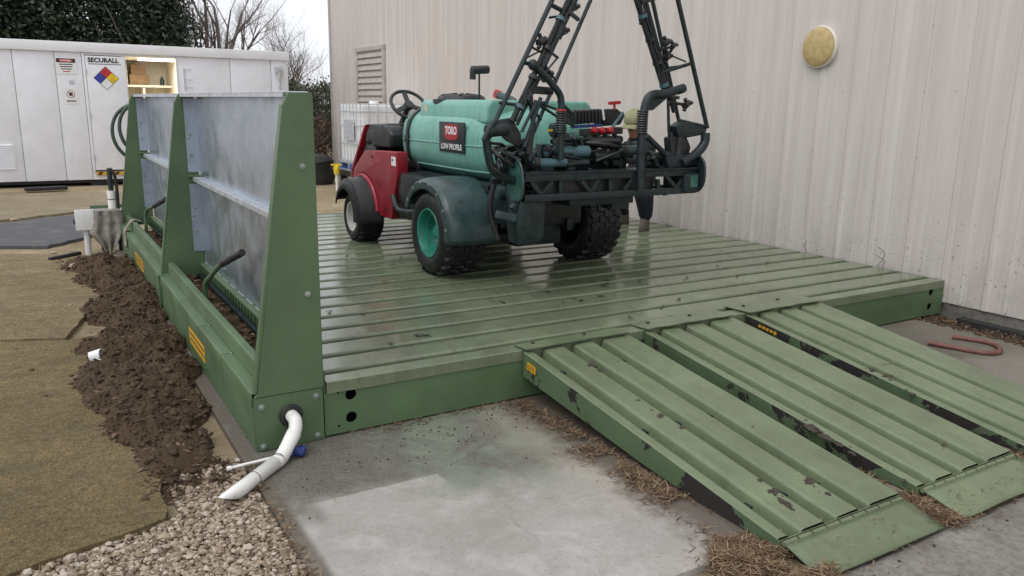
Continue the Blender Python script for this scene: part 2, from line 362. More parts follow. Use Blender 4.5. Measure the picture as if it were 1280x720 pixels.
M['red'] = simple('red_body_paint', (.27, .014, .024), .34, 0, .25, 6, .03, 60, ((.12, .02, .02), .4))
M['redpart'] = simple('red_plastic', (.42, .02, .03), .45)
M['rimwhite'] = simple('dirty_white_rim', (.55, .54, .50), .5, 0, .2, 12, 0, 60, ((.2, .19, .16), .6))
n = NM('tank_plastic'); X, Y, Z = n.xyz()[:3]
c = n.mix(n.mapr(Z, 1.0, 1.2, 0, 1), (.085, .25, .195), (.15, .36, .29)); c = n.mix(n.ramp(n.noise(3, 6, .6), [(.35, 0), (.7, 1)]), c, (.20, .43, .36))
c = n.mix(n.ramp(n.noise(1, 7, .72, n.scale(n.pos, (22, 22, 2.2))), [(.50, 0), (.70, .6)]), c, (.05, .20, .155)); c = n.mix(n.ramp(n.noise(7, 7, .75), [(.55, 0), (.75, .5)]), c, (.055, .15, .125)); c = n.mix(n.ramp(n.noise(50, 4, .7), [(.66, 0), (.74, .5)]), c, (.05, .13, .11))
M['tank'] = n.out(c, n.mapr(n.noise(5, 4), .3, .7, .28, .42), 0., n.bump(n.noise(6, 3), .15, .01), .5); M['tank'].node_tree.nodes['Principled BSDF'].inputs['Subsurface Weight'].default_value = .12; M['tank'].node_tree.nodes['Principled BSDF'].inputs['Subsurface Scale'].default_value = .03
M['tyre'] = simple('tyre_rubber', (.012, .013, .013), .55, 0, .4, 16, .15, 90, ((.05, .05, .045), .5))
M['yellow'] = simple('yellow_sticker', (.62, .33, .02), .5, 0, .1, 30, 0, 60, ((.25, .15, .03), .4)); M['ink'] = simple('black_ink', (.015, .015, .015), .6)
M['redink'] = simple('red_sign', (.50, .02, .03), .5); M['blueink'] = simple('blue_sign', (.03, .04, .32), .5); M['yelink'] = simple('yellow_sign', (.75, .55, .02), .5); M['whiteink'] = simple('white_sign', (.78, .78, .78), .5, 0, .04)
M['cardboard'] = simple('cardboard', (.23, .15, .085), .8); M['rag'] = simple('grey_rag', (.27, .245, .215), .95, 0, .35, 14, .8, 160, ((.1, .09, .075), .5))
M['greybox'] = simple('grey_box_plastic', (.60, .60, .60), .5, 0, .1); M['hosegreen'] = simple('green_hose', (.035, .06, .042), .45)
M['redhose'] = simple('red_rubber_hose', (.17, .07, .055), .6, 0, .3, 20); M['blue'] = simple('blue_plastic', (.02, .035, .16), .5, 0, .3, 30)
M['steel'] = simple('zinc_bolt', (.26, .30, .26), .45, .4); M['blueplastic'] = simple('blue_pallet', (.06, .12, .38), .5); M['ibc'] = simple('ibc_plastic', (.80, .80, .80), .45, 0, .05, 3)
M['bluegrey'] = simple('blue_grey_filter', (.06, .125, .15), .42, 0, .3, 12)
M['skin'] = simple('skin', (.42, .19, .14), .5, 0, .12, 30); M['jacket'] = simple('dark_jacket', (.012, .016, .024), .8, 0, .4, 18, .4, 60); M['jeans'] = simple('navy_trousers', (.011, .013, .022), .85, 0, .4, 25, .4, 120)
M['cap'] = simple('khaki_cap', (.25, .25, .14), .85, 0, .15, 20, .3, 200); M['boot'] = simple('brown_boot', (.10, .085, .065), .7, 0, .3, 20); M['hair'] = simple('short_hair', (.05, .035, .025), .7)
M['bark'] = simple('bark', (.13, .11, .095), .9, 0, .35, 8, .6, 30); M['twig'] = simple('twig', (.16, .13, .12), .9, 0, .3, 3)
def leafmat(name, stops):
    n = NM(name); return n.out(n.ramp(n.island(), stops), .42, 0, None, .4)
M['leaf'] = leafmat('evergreen_leaf', [(0, (.010, .018, .010)), (.5, (.022, .040, .020)), (.85, (.04, .062, .032)), (1, (.085, .115, .075))])
M['leaf2'] = leafmat('hedge_leaf', [(0, (.02, .03, .012)), (.5, (.04, .06, .025)), (1, (.10, .11, .06))])
M['lamp'] = NM('fluorescent').out((.9, .9, .85), .5, emit=(1, .95, .84), es=4)
M['rust'] = simple('bare_rusty_steel', (.045, .034, .026), .85, 0, .5, 40, .4, 90, ((.09, .05, .03), .6)); M['brick'] = simple('red_brick_far', (.30, .13, .09), .9); M['stainlabel'] = simple('cream_label', (.62, .55, .38), .6)

# ================================================================== THE SETTING
H = .29                                  # deck height
g = MB()
NG = 40
def gz(x, y): return -.022
g.add([(-150, -60, -.03), (150, -60, -.03), (150, 240, -.03), (-150, 240, -.03)], [(0, 1, 2, 3)])
g.build('ground', M['soil'], kind='structure', at=(0, 0, -.03))
slab = MB().box((-.075, -1.74, -.16), (5.22, 6.0, 0)).build('concrete_slab', M['slab'], kind='structure', bev=.008)
pv = MB()
def pvz(u, v):
    x = -.1+u*7; y = -6+v*4.03
    e = (mnoise.noise((x*2.1, 3, 0))*.06+mnoise.noise((x*7, 5, 0))*.03) if v > .98 else 0
    return (x, y+e, -.006+.006*mnoise.noise((x*1.3, y*1.3, 0)) - (.03 if v > .999 else 0))
pv.grid(pvz, 120, 50).build('pavement', M['paving'], kind='structure')
# ---- mats and the dark sheet on the bare ground
def sheet(name, poly, z, th, mat, label, cat='mat', wob=.012, group=None):
    P = [Vector((p[0], p[1], 0)) for p in poly]; out = []
    for i, a in enumerate(P):
        b = P[(i+1) % len(P)]; k = max(2, int((b-a).length/.08))
        nn = Vector(((b-a).y, -(b-a).x, 0)).normalized()
        for j in range(k):
            q = a+(b-a)*(j/k); q += nn*(mnoise.noise(q*4)*wob*2+mnoise.noise(q*17)*wob*.6) if j else Vector(); out.append((q.x, q.y, z))
    mb = MB().prism(out, (0, 0, th))
    o = mb.build(name, mat, smooth=30); tag(o, label, cat, group); return o
sheet('ground_mat', [(-.461,-.445),(-.965,-.591),(-1.9,-.87),(-2.3,1.2),(-2.2,2.75),(-1.07,2.58),(-.68,2.42),(-.36,2.50),(-.28,1.2),(-.40,.3)], -.032, .036, M['mat_a'], 'olive brown fibre mat ending in a square corner at the pebbles')
sheet('ground_mat', [(-2.2,2.79),(-1.07,2.62),(-.69,2.47),(-.39,3.73),(-.10,4.45),(-.2,5.6),(-.5,5.85),(-1.14,6.2),(-2.4,6.45)], -.032, .042, M['mat_b'], 'tan fibre mat with a slanted torn edge beside the dirt pile')
sheet('tar_sheet', [(-2.6,6.9),(-1.15,6.72),(-.70,6.52),(-.27,7.06),(.15,7.9),(-.24,9.21),(-.64,9.03),(-1.19,8.62),(-2.6,8.3)], -.032, .04, M['asphalt'], 'dark grey bitumen sheet lying before the white container', 'sheet', .03)
sheet('ground_mat', [(-2.6,9.0),(-1.2,8.98),(0,9.72),(3.2,10.3),(3.4,11.6),(1.2,12.0),(-1.26,12.1),(-2.6,12.1)], -.032, .037, M['mat_c'], 'pale sandy mat on the ground near the container', 'mat', .05)
# ---- heap of dug-out dirt along the platform
def heap(x, y):
    c = -.27-.10*math.sin(y*1.1+.6)+.03*mnoise.noise((0, y*2, 0)); 
    if y > 3.5: c -= (y-3.5)*.03
    w = .31+.16*mnoise.noise((3, y*1.7, 0))+.06*mnoise.noise((x*4, y*5, 2))-max(0, 1.2-y)*.11
    d = 1-((x-c)/max(w, .05))**2
    end = min(1, max(0, (y+.34)/.7))*min(1, max(0, (5.75-y)/.9))
    h = max(0, d)**.7*(.12+.10*mnoise.noise((x*2, y*1.9, 4)))*end
    lump = mnoise.noise((x*5, y*5, 6))*.05+mnoise.noise((x*9, y*9, 1))*.045+mnoise.noise((x*20, y*20, 2))*.028+abs(mnoise.noise((x*42, y*42, 7)))*.026+abs(mnoise.noise((x*80, y*80, 9)))*.012
    k = min(1, h/.05)
    return -.04+h*1.1+k*lump
dm = MB()
dm.grid(lambda u, v: (-.95+u*.985, -.5+v*6.6, heap(-.95+u*.985, -.5+v*6.6)), 170, 760)
dh = dm.build('dirt_heap', M['dirt'], smooth=60); tag(dh, 'heap of dark brown dug-out dirt along the platform side', 'dirt pile')
rd = random.Random(3); cl = MB(); lf = MB()
for i in range(9000):
    x = rd.uniform(-.92, .0); y = rd.uniform(-.4, 5.9); z = heap(x, y)
    if z < -.025 and rd.random() > .03: continue
    r = rd.choice((.003, .004, .005, .006, .008, .010, .016))*rd.uniform(.7, 1.2)
    if z < -.025: r *= .6
    cl.blob((x, y, max(z, .002)+r*.25), (r*1.3, r, r*.8), jit=.35, rnd=rd)
o = cl.build('dirt_clods', M['clod'], kind='stuff', smooth=80); tag(o, 'loose dark clods scattered over the dirt heap', 'dirt')
for i in range(1100):
    x = rd.uniform(-.75, .0); y = rd.gauss(.4, 1.0)
    if not -.5 < y < 5.6: continue
    z = heap(x, y)
    if z < -.03: continue
    z = max(z, .006)+.004; a = rd.uniform(0, 6.28); L = rd.uniform(.006, .026); w = L*rd.uniform(.12, .5); t = rd.uniform(-.4, .6)
    d = Vector((math.cos(a), math.sin(a), t)).normalized()*L; s_ = Vector((-math.sin(a), math.cos(a), rd.uniform(-.4, .4)))*w
    p = Vector((x, y, z)); lf.add([p-d, p-s_+Vector((0,0,.003)), p+d, p+s_], [(0, 1, 2, 3)])
o = lf.build('leaf_litter', M['litter'], kind='stuff', smooth=0); tag(o, 'brown shredded leaves and twigs on the dirt heap', 'leaves')
# ---- pebbles
pb = MB(); rd = random.Random(5)
def in_mat(x, y): return y > -.445+(x+.461)*.29 and x < -.40
cnt = 0
for i in range(36000):
    x = rd.uniform(-1.7, -.06); y = rd.uniform(-1.75, .02)
    if in_mat(x+.0, y-.02): continue
    if y > -.28 and heap(x, y) > .02: continue
    if x > -.085 and y > -1.74: continue
    near = (x+.78)**2+(y+3.6)**2
    r = rd.choice((.0025, .0035, .004, .005, .006, .008, .010))*rd.uniform(.8, 1.25)
    if rd.random() < .04: r *= 1.6
    pb.blob((x, y, -.028+rd.uniform(0, .014)+r*.2), (r*1.35, r*1.05, r*.72), jit=.22, rnd=rd)
o = pb.build('gravel', M['pebble'], kind='stuff', smooth=0); tag(o, 'pale beige pebbles between the mat and the slab', 'gravel')
mf_ = MB(); rd = random.Random(17)
def fibre(x, y, z, L, th):
    a = rd.gauss(th, .5); d = Vector((math.cos(a), math.sin(a), rd.uniform(-.05, .25)))*L; s_ = Vector((-math.sin(a), math.cos(a), 0))*rd.uniform(.0008, .002); p = Vector((x, y, z+.001))
    mf_.add([p-s_, p+s_, p+d+s_*.4, p+d-s_*.4], [(0, 1, 2, 3)])
for i in range(9000):
    x = rd.uniform(-1.8, -.35); y = rd.uniform(-.75, 5.6)
    if y < -.42+(x+.461)*.29 or mnoise.noise((x*3, y*3, 5)) < -.15: continue
    if heap(x, y) > .0: continue
    fibre(x, y, .004 if y < 2.45 else .010, rd.uniform(.008, .035), .2)
for i in range(900):
    x = rd.uniform(-1.3, -.09); y = rd.uniform(-1.5, -.2)
    if in_mat(x, y-.02): continue
    fibre(x, y, -.008, rd.uniform(.01, .05), rd.uniform(0, 3))
o = mf_.build('mat_fibres', M['straw'], kind='stuff', smooth=0); tag(o, 'loose brown fibres and straw lying on the mats and pebbles', 'straw')
# ---- dead grass and straw around the ramp toes
sg = MB(); rd = random.Random(11)
def blade(p, L, flat=.35):
    a = rd.uniform(0, 6.28); t = rd.uniform(0, flat); d = Vector((math.cos(a), math.sin(a), t)).normalized()
    s_ = Vector((-d.y, d.x, 0))*rd.uniform(.0012, .0026); p = Vector(p); k = Vector((rd.uniform(-.3, .3), rd.uniform(-.3, .3), rd.uniform(-.2, .25)))
    q = p+d*L*.5; e = q+(d+k).normalized()*L*.5; e.z = max(e.z, p.z-.003)
    sg.add([p-s_, p+s_, q+s_*.8, q-s_*.8, e], [(0, 1, 2, 3), (3, 2, 4)])
def strip(x0, y0, x1, y1, w, n_, L=(.02, .07), z=.003, h=.02):
    for i in range(n_):
        t = rd.random(); o_ = rd.gauss(0, 1)*w; dx, dy = x1-x0, y1-y0; l = math.hypot(dx, dy)
        x = x0+dx*t-dy/l*o_; y = y0+dy*t+dx/l*o_
        if mnoise.noise((x*6, y*6, 9)) < -.22: continue
        blade((x, y, z+rd.random()*h*max(0, 1-abs(o_)/w/2)), rd.uniform(*L))
strip(1.39, -.7, 1.42, -1.95, .05, 2600); strip(1.15, -1.85, 5.2, -1.95, .075, 7000); strip(1.2, -1.75, 1.5, -2.05, .09, 3500, h=.04)
strip(2.26, -1.2, 2.28, -2.05, .04, 1800, h=.03); strip(3.1, -1.3, 3.12, -2.05, .03, 1200, h=.03); strip(1.42, -.05, 1.44, -.7, .035, 700); strip(5.2, -1.5, 5.32, .1, .06, 500, h=.02)
strip(.35, -.02, 1.45, -.03, .02, 250, L=(.015, .05)); strip(-.07, -.1, -.08, -1.7, .015, 500, L=(.015, .04))
o = sg.build('dead_grass', M['straw'], kind='stuff', smooth=0); tag(o, 'dry brown grass and straw around the ramp toes', 'dead grass')
# crumbs and wet leaves scattered about slab, deck and ramp area
cr = MB(); rd = random.Random(21)
for i in range(900):
    x = rd.uniform(0, 1.5); y = -abs(rd.gauss(0, .28))-.02
    if y < -1.7 or mnoise.noise((x*4, y*4, 2)) < rd.uniform(-.3, .3): continue
    r = rd.choice((.0012, .0016, .002, .003, .0045)); cr.blob((x, y, r*.4), (r*1.4, r, r*.7), rnd=rd)
for i in range(1500):
    x = rd.uniform(5.15, 5.5); y = rd.uniform(-2, .15); r = rd.uniform(.004, .016); cr.blob((x, y, -.02+r*.3+.02*(x < 5.22)), (r*1.4, r, r*.7), rnd=rd)
for i in range(900):
    x = rd.uniform(1.3, 5); y = rd.gauss(-1.92, .09); r = rd.choice((.0015, .002, .003, .005)); cr.blob((x, y, -.004+r*.3), (r*1.4, r, r*.7), rnd=rd)
o = cr.build('soil_crumbs', M['clod'], kind='stuff', smooth=0); tag(o, 'small crumbs of soil on the concrete', 'soil')
lv = MB()
def leafat(p, L, z):
    a = rd.uniform(0, 6.28); d = Vector((math.cos(a), math.sin(a), 0))*L; s_ = Vector((-math.sin(a), math.cos(a), 0))*L*rd.uniform(.25, .55); p = Vector((p[0], p[1], z))
    lv.add([p-d, p-d*.3-s_+Vector((0,0,.006)), p+d*.5-s_*.7+Vector((0,0,.004)), p+d+Vector((0,0,.006)), p+d*.3+s_, p-d*.5+s_*.8+Vector((0,0,.007))], [(0,1,2,3,4,5)])
for px, py in [(493,330),(505,324),(553,353),(565,352),(525,419),(538,419),(627,378),(690,367),(718,375),(729,376),(740,373),(752,372),(757,357),(798,353),(764,356),(680,365),(735,352),(760,350),(486,432),(455,392),(412,391),(700,379),(893,333),(905,334),(926,345),(960,330),(858,349),(850,375),(830,386),(838,281),(850,290),(480,352),(640,340),(800,405),(790,398),(842,398)]:
    for k in range(rd.choice((1, 1, 2, 3))):
        p = onz(px+rd.uniform(-5, 5), py+rd.uniform(-2, 2), H); leafat(p, rd.uniform(.012, .03), H+.003)
o = lv.build('fallen_leaves', M['deckleaf'], kind='stuff', smooth=0); tag(o, 'dark wet leaf scraps stuck to the green deck', 'leaves')

# ================================================================== METAL BUILDING
WX = 5.53
bd = empty('metal_building', (WX, 4, 0), 'pale beige building with ribbed metal siding beside the green platform', 'building')
PW, PIT, ZB, ZT = 1.04, 1.04/3, .10, 6.2
prof = []
for k in range(3):
    b = k*PIT
    prof += [(b, 0), (b+PIT*.30, 0), (b+PIT*.32, -.003), (b+PIT*.36, -.003), (b+PIT*.38, 0), (b+PIT-.065, 0), (b+PIT-.048, -.010), (b+PIT-.018, -.010)]
prof.append((PW, 0))
pm = MB(); npf = len(prof)
pm.add([(WX+d, -p, ZB) for p, d in prof]+[(WX+d, -p, ZT) for p, d in prof], [(i, i+1, npf+i+1, npf+i) for i in range(npf-1)])
y = 15.25; first = None
while y > -9:
    if first is None:
        pm.v = [v+Vector((0, y, 0)) for v in pm.v]; first = pm.build('siding_panel', M['siding'], bd, at=(WX, y, ZB), smooth=0); 
    else: dup(first, bd, (WX, y, ZB))
    y -= PW
yend = y
# return wall at the far end, foundation, corner trim, eave
first2 = None; x = WX+.0
for k in range(5):
    dup(first, bd, (WX+.0+k*PW, 15.25, ZB), (0, 0, R_(90)))
MB().box((WX-.022, 15.16, ZB-.004), (WX+.09, 15.27, ZT+.02)).build('corner_trim', M['trim'], bd)
MB().box((WX+.012, yend, -.1), (WX+5.2, 15.22, ZB+.05)).build('foundation', M['found'], bd)
MB().prism([(WX-.25, yend, ZT), (WX+5.4, yend, ZT+1.2), (WX+5.4, yend, ZT+1.3), (WX-.25, yend, ZT+.1)], (0, 24.6, 0)).build('roof', M['trim'], bd)
sc = MB()
for j in range(24):
    for i in range(11):
        yy = 2.5-PW*(j-10)+.0; zz = .21+i*.52
        if yy > 15 or yy < yend: continue
        sc.blob((WX-.004, yy-.02, zz), (.006, .006, .006), jit=.1)
        if i % 2: sc.blob((WX-.004, yy-.28, zz+.01), (.004, .004, .004), jit=.1)
sc.build('screw_heads', M['screw'], bd, kind='stuff', smooth=0)
# louvre
lo = empty('wall_louver', (WX, 12.6, 1.3), 'beige slatted louvre set in the ribbed wall above the caged tote', 'louver')
y0, y1, z0, z1 = 11.95, 13.35, 1.25, 2.66
MB().box((WX-.06, y0-.09, z0-.08), (WX+.02, y0, z1+.09)).build('frame_side', M['trim'], lo, bev=.006)
MB().box((WX-.06, y1, z0-.08), (WX+.02, y1+.09, z1+.09)).build('frame_side', M['trim'], lo, bev=.006)
MB().box((WX-.063, y0-.1, z1), (WX+.02, y1+.1, z1+.092)).build('frame_head', M['trim'], lo, bev=.006)
MB().box((WX-.005, y0, z0), (WX+.01, y1, z1)).build('backing', M['found'], lo)
ns = 11; sp = (z1-z0)/ns; sl0 = None
for i in range(ns):
    zz = z0+i*sp
    if sl0 is None: sl0 = MB().prism([(WX-.05, y0, zz), (WX-.05, y0, zz+.016), (WX-.006, y0, zz+sp*1.05), (WX-.006, y0, zz+sp*1.05-.014)], (0, y1-y0, 0)).build('slat', M['louver'], lo); z00 = WL[sl0]
    else: dup(sl0, lo, z00+Vector((0, 0, i*sp)))
# round vent cover
vc = empty('round_wall_cap', (WX, 1.455, 2.0), 'round yellowed cap with pale rim on the ribbed wall', 'wall cap')
MB().lathe([(.0, .0), (.182, .0), (.187, .02), (.187, .045), (.178, .056), (.168, .05)], (WX+.006, 1.455, 2.175), (-1, 0, 0), 40).build('rim', M['ventrim'], vc)
MB().lathe([(.169, .045), (.169, .062), (.160, .070), (.08, .079), (0, .082)], (WX+.006, 1.455, 2.175), (-1, 0, 0), 40).build('cap', M['vent'], vc)
# thin dry stems growing up against the wall
for k, (px, py, pts) in enumerate([(1008, 316, [(0,0),(-2,-8),(0,-16)]), (1096, 333, [(0,0),(8,-10),(9,-18),(2,-24)]), (1102, 334, [(0,0),(3,-8),(-8,-16)])]):
    mb = MB(); mb.tube(smoothpts([onx(px+a, py+b, WX-.03-.004*i) for i, (a, b) in enumerate(pts)]), .003, 5)
    tag(mb.build('dry_stem', M['twig']), ['short straight dry stem by the wall at the deck edge', 'long curled dry stem leaning on the wall by the deck corner', 'thin bent dry stem beside the long curled one'][k], 'stem')
# timber on the ground at the wall foot
MB().bar((5.42, -.2, .0), (5.40, -1.9, .0), .09, .07).build('wall_foot_timber', M['rubber'], bev=.006)
tag(bpy.data.objects['wall_foot_timber'], 'black timber lying along the foot of the ribbed wall', 'timber')
hp = smoothpts([onz(1160,428,.022), onz(1195,435,.016), onz(1230,441,.016), onz(1249,440,.016), onz(1247,433,.016), onz(1230,427,.016), onz(1190,421,.016)], 8)
tag(MB().tube(hp, .017, 10).build('hose_piece', M['redhose']), 'short red-brown hose bent into a U on the concrete', 'hose')

# ================================================================== GREEN WASH PLATFORM
wp = empty('wash_platform', (2.75, 3, 0), 'green steel vehicle wash platform with ribbed deck and splash screens', 'wash platform')
DX0, DX1, DL, PP = .362, 5.485, 5.95, .257
def groove_prof(p, half_valley, slope, depth):
    P = [(0, -depth), (half_valley, -depth), (half_valley+.004, -depth+.005), (half_valley+slope-.004, -.010), (half_valley+slope+.002, -.003), (half_valley+slope+.009, 0)]
    return P+[(p-a, d) for a, d in P[::-1]]
pf = groove_prof(PP, .020, .012, .05)
mb = MB(); k = len(pf)
mb.add([(DX0, .14+a, H+d) for a, d in pf]+[(DX1, .14+a, H+d) for a, d in pf], [(i, k+i, k+i+1, i+1) for i in range(k-1)])
pl0 = mb.build('deck_plank', M['deck'], wp, at=((DX0+DX1)/2, .14, H), smooth=0)
i = 1
while .14+PP*(i+1) < DL:
    dup(pl0, wp, WL[pl0]+Vector((0, PP*i, 0))); i += 1
ylast = .14+PP*i
half = [(.14-a, d) for a, d in pf[:6]][::-1]
fp = [(-.003, -.06), (-.003, -.004), (.002, 0)]+half
mb = MB(); k = len(fp)
NX = DX0-.014
mb.add([(NX, a, H+d) for a, d in fp]+[(DX1, a, H+d) for a, d in fp], [(i, k+i, k+i+1, i+1) for i in range(k-1)]+[tuple(range(k))[::-1], tuple(range(k, 2*k))])
mb.build('deck_nosing', M['deck'], wp, smooth=0)
MB().box((DX0, ylast, H-.06), (DX1, ylast+.08, H-.002)).build('back_beam', M['green'], wp, bev=.006)
MB().box((DX0, .12, H-.10), (DX1, ylast, H-.045)).build('under_deck', M['darkmetal'], wp)
MB().box((DX1+.002, .003, .0), (DX1+.012, ylast+.08, H-.006)).build('end_fascia', M['green'], wp)
# front fascia, with its pipe holes as real openings
def holed_plate(x0, x1, z0, z1, y0, th, holes, n=20):
    bm = bmesh.new()
    # front face triangulated round the holes
    edges = []
    def loop(pts):
        vs = [bm.verts.new((p[0], y0, p[1])) for p in pts]
        for i in range(len(vs)): edges.append(bm.edges.new((vs[i], vs[(i+1) % len(vs)])))
    loop([(x0, z0), (x1, z0), (x1, z1), (x0, z1)])
    for hx, hz, hr in holes: loop([(hx+hr*math.cos(2*math.pi*i/n), hz+hr*math.sin(2*math.pi*i/n)) for i in range(n)])
    bmesh.ops.triangle_fill(bm, use_beauty=True, use_dissolve=False, edges=edges)
    ext = bmesh.ops.extrude_face_region(bm, geom=bm.faces[:])
    bmesh.ops.translate(bm, verts=[v for v in ext['geom'] if isinstance(v, bmesh.types.BMVert)], vec=(0, th, 0))
    bmesh.ops.recalc_face_normals(bm, faces=bm.faces)
    bm.verts.index_update(); m_ = MB(); m_.add([v.co.copy() for v in bm.verts], [[v.index for v in f.verts] for f in bm.faces]); bm.free()
    return m_
holed_plate(.334, 2.2, .012, H-.062, .004, .008, [(.47, .205, .029), (.47, .085, .029), (.405, .225, .007), (.405, .05, .007)]).build('front_fascia', M['green'], wp, smooth=30)
holed_plate(2.203, 5.485, .012, H-.062, .004, .008, [(5.33, .205, .029), (5.33, .085, .029), (5.40, .24, .007)]).build('front_fascia', M['green'], wp, smooth=30)
MB().box((.36, .15, .01), (5.47, .16, H-.11)).build('inner_baffle', M['darkmetal'], wp)
# trough body under the screens
MB().box((-.002, .004, .008), (.012, DL, .262)).build('trough_side', M['green'], wp)
holed_plate(.0, .326, .004, .268, -.006, .008, [(.165, .16, .05)]).build('trough_end_plate', M['green'], wp, smooth=30)
MB().box((.335, .01, .01), (.345, DL, H+.055)).build('trough_inner_side', M['green'], wp)
MB().box((.012, .02, .05), (.335, DL, .06)).build('trough_floor', M['darkmetal'], wp)
bolt0 = None
def bolt(p, ax, par, r=.011):
    global bolt0
    MB().lathe([(r*1.5, 0), (r*1.5, .003), (r, .003), (r, .009), (r*.7, .011), (0, .0115)], p, ax, 10).build('bolt', M['steel'], par, smooth=30)
for p in ((.032, -.006, .222), (.292, -.006, .232), (.292, -.006, .03), (.032, -.006, .025)): bolt(p, (0, -1, 0), wp)
# hinged cover strips and the inner lip
covers = [(.01, .68), (.69, 1.30), (1.31, 2.05), (2.06, 2.93), (2.97, 3.75), (3.76, 4.55), (4.56, 5.3), (5.31, 5.92)]
for a, b in covers:
    MB().prism([(-.010, a, .225), (-.010, a, .288), (-.006, a, .293), (.055, a, .293), (.055, a, .283), (-.002, a, .283), (-.002, a, .225)], (0, b-a, 0)).build('cover_strip', M['green'], wp, bev=.002, seg=1)
    bolt((.043, b-.02, .292), (0, 0, 1), wp, .006)
for a, b in ((.03, 2.92), (2.985, 5.92)):
    MB().prism([(.055, a, .27), (.055, a, .385), (.060, a, .391), (.098, a, .391), (.098, a, .383), (.068, a, .381), (.068, a, .27)], (0, b-a, 0)).build('inner_lip', M['green'], wp, bev=.0025, seg=1)
# gusset plates
GP = [(0.0, H-.02), (.018, H+.0), (.195, 1.60), (.222, 1.655), (.332, 1.655), (.332, H-.02)]
for yy in (0.0, 2.95, 5.93):
    gpl = MB().prism([(x_, yy-.008, z_) for x_, z_ in GP], (0, .016, 0)).build('gusset_plate', M['green'], wp, bev=.003, seg=1)
    MB().bar((.008, yy+.016, H), (.20, yy+.016, 1.6), .05, .012, up=(1, 0, -.12)).build('gusset_flange', M['green'], wp)
    for z_ in (1.33, .74): bolt((.272, yy-.008, z_), (0, -1, 0), gpl, .010)
for yy in (2.945,):
    MB().box((-.022, yy-.02, .0), (-.011, yy+.02, .30)).build('leg_strap', M['green'], wp, bev=.003)
    MB().box((-.03, yy-.04, .285), (.06, yy+.035, .30)).build('foot_plate', M['green'], wp, bev=.003)
# galvanised screens: two sheets per bay, flanged, with a middle rail
PX = .345
for a, b in ((.13, 2.94), (2.962, 5.92)):
    up = MB().box((PX, a, 1.035), (PX+.006, b, 1.652)).build('upper_screen', M['galv'], wp)
    MB().box((PX-.11, a, 1.653), (PX+.008, b, 1.661)).build('top_rail', M['galvedge'], wp, bev=.002)
    MB().box((PX-.113, a, 1.635), (PX-.107, b, 1.6525)).build('rail_lip', M['galvedge'], wp)
    MB().box((PX-.090, b-.005, 1.075), (PX-.001, b+.0, 1.625)).build('end_flange', M['galv'], up)
    dn = MB().box((PX-.004, a, .365), (PX+.002, b, 1.025)).build('lower_screen', M['galv'], wp)
    MB().box((PX-.090, b-.005, .46), (PX-.005, b+.0, .985)).build('end_flange', M['galv'], dn)
    MB().prism([(PX-.065, a, 1.008), (PX-.065, a, 1.036), (PX-.058, a, 1.041), (PX+.0, a, 1.041), (PX+.0, a, 1.034), (PX-.058, a, 1.032), (PX-.058, a, 1.008)], (0, b-a, 0)).build('mid_rail', M['galvedge'], wp)
    MB().box((PX-.10, b-.06, 1.043), (PX, b-.002, 1.052)).build('rail_bracket', M['green'], wp)
    for z_ in (1.36, 1.2, .62, .8): bolt((PX-.06, b-.006, z_), (0, -1, 0), wp, .008)
    for yy in (a+.75, a+2.1): bolt((PX-.004, yy, .44), (-1, 0, 0), wp, .007)
# toothed bar below the screens, debris in the trough
i = 0; tb = None
yy = .06
while yy < 5.9:
    if not 2.90 < yy < 2.98:
        if tb is None: tb = MB().box((.300, yy, .285), (.333, yy+.028, .350)).build('strainer_tooth', M['green'], wp, bev=.003, seg=1); y00 = yy
        else: dup(tb, wp, WL[tb]+Vector((0, yy-y00, 0)))
    yy += .085
MB().box((.292, .02, .345), (.336, 5.9, .362)).build('strainer_bar', M['green'], wp, bev=.003)
MB().box((.27, .02, .262), (.336, 5.9, .284)).build('strainer_sill', M['darkmetal'], wp, bev=.003)
rd = random.Random(8); tr = MB()
def trz(u, v):
    x = .013+u*.32; y = .03+v*5.85
    return (x, y, .20+.035*mnoise.noise((x*9, y*5, 3))+.02*mnoise.noise((x*30, y*30, 1)))
tr.grid(trz, 12, 220)
o = tr.build('trough_muck', M['dirt'], wp, kind='stuff')
tl = MB()
for i in range(900):
    x = rd.uniform(.06, .31); y = rd.uniform(.05, 5.85); a = rd.uniform(0, 6.28); L = rd.uniform(.012, .04); d = Vector((math.cos(a), math.sin(a), rd.uniform(-.2, .3)))*L; s_ = Vector((-math.sin(a), math.cos(a), rd.uniform(-.3, .3)))*L*rd.uniform(.2, .5)
    p = Vector((x, y, .235+rd.uniform(0, .02))); tl.add([p-d, p-s_, p+d, p+s_], [(0, 1, 2, 3)])
tl.build('trough_leaves', M['litter'], wp, kind='stuff', smooth=0)
# lift handles
for pts in ([(.15, 1.93, .22), (.15, 1.93, .40), onx(263, 346, .165), onx(277, 330, .20), onx(302, 316, .25)], [(.15, 5.0, .22), (.15, 5.0, .36), onx(183, 264, .16), onx(192, 258, .195), onx(207, 249, .25)]):
    sp = smoothpts(pts, 7); hd = MB().tube(sp, .017, 10).build('lift_handle', M['green'], wp)
    a = sp[-1]; b = sp[-8]; MB().cyl(b+(a-b)*.02, a+(a-b)*.03, .0225, 14).build('grip', M['grip'], hd, bev=.004)
# stickers on the trough side
def side_sticker(y0, y1, z0, z1, X=-.0115):
    s_ = MB().box((X-.0012, y0, z0), (X, y1, z1)).build('sticker', M['yellow'], wp)
    for j in range(2):
        zz = z1-(z1-z0)*(.3+.36*j); yy = y0+.02
        l = MB(); 
        while yy < y1-.05:
            w = random.uniform(.012, .028); l.box((X-.002, yy, zz-.007), (X-.0013, yy+w, zz+.007)); yy += w+.009
        l.build('print', M['rust'], s_)
side_sticker(1.2, 1.72, .085, .19, -.003); side_sticker(4.05, 4.65, .1, .2, -.003)

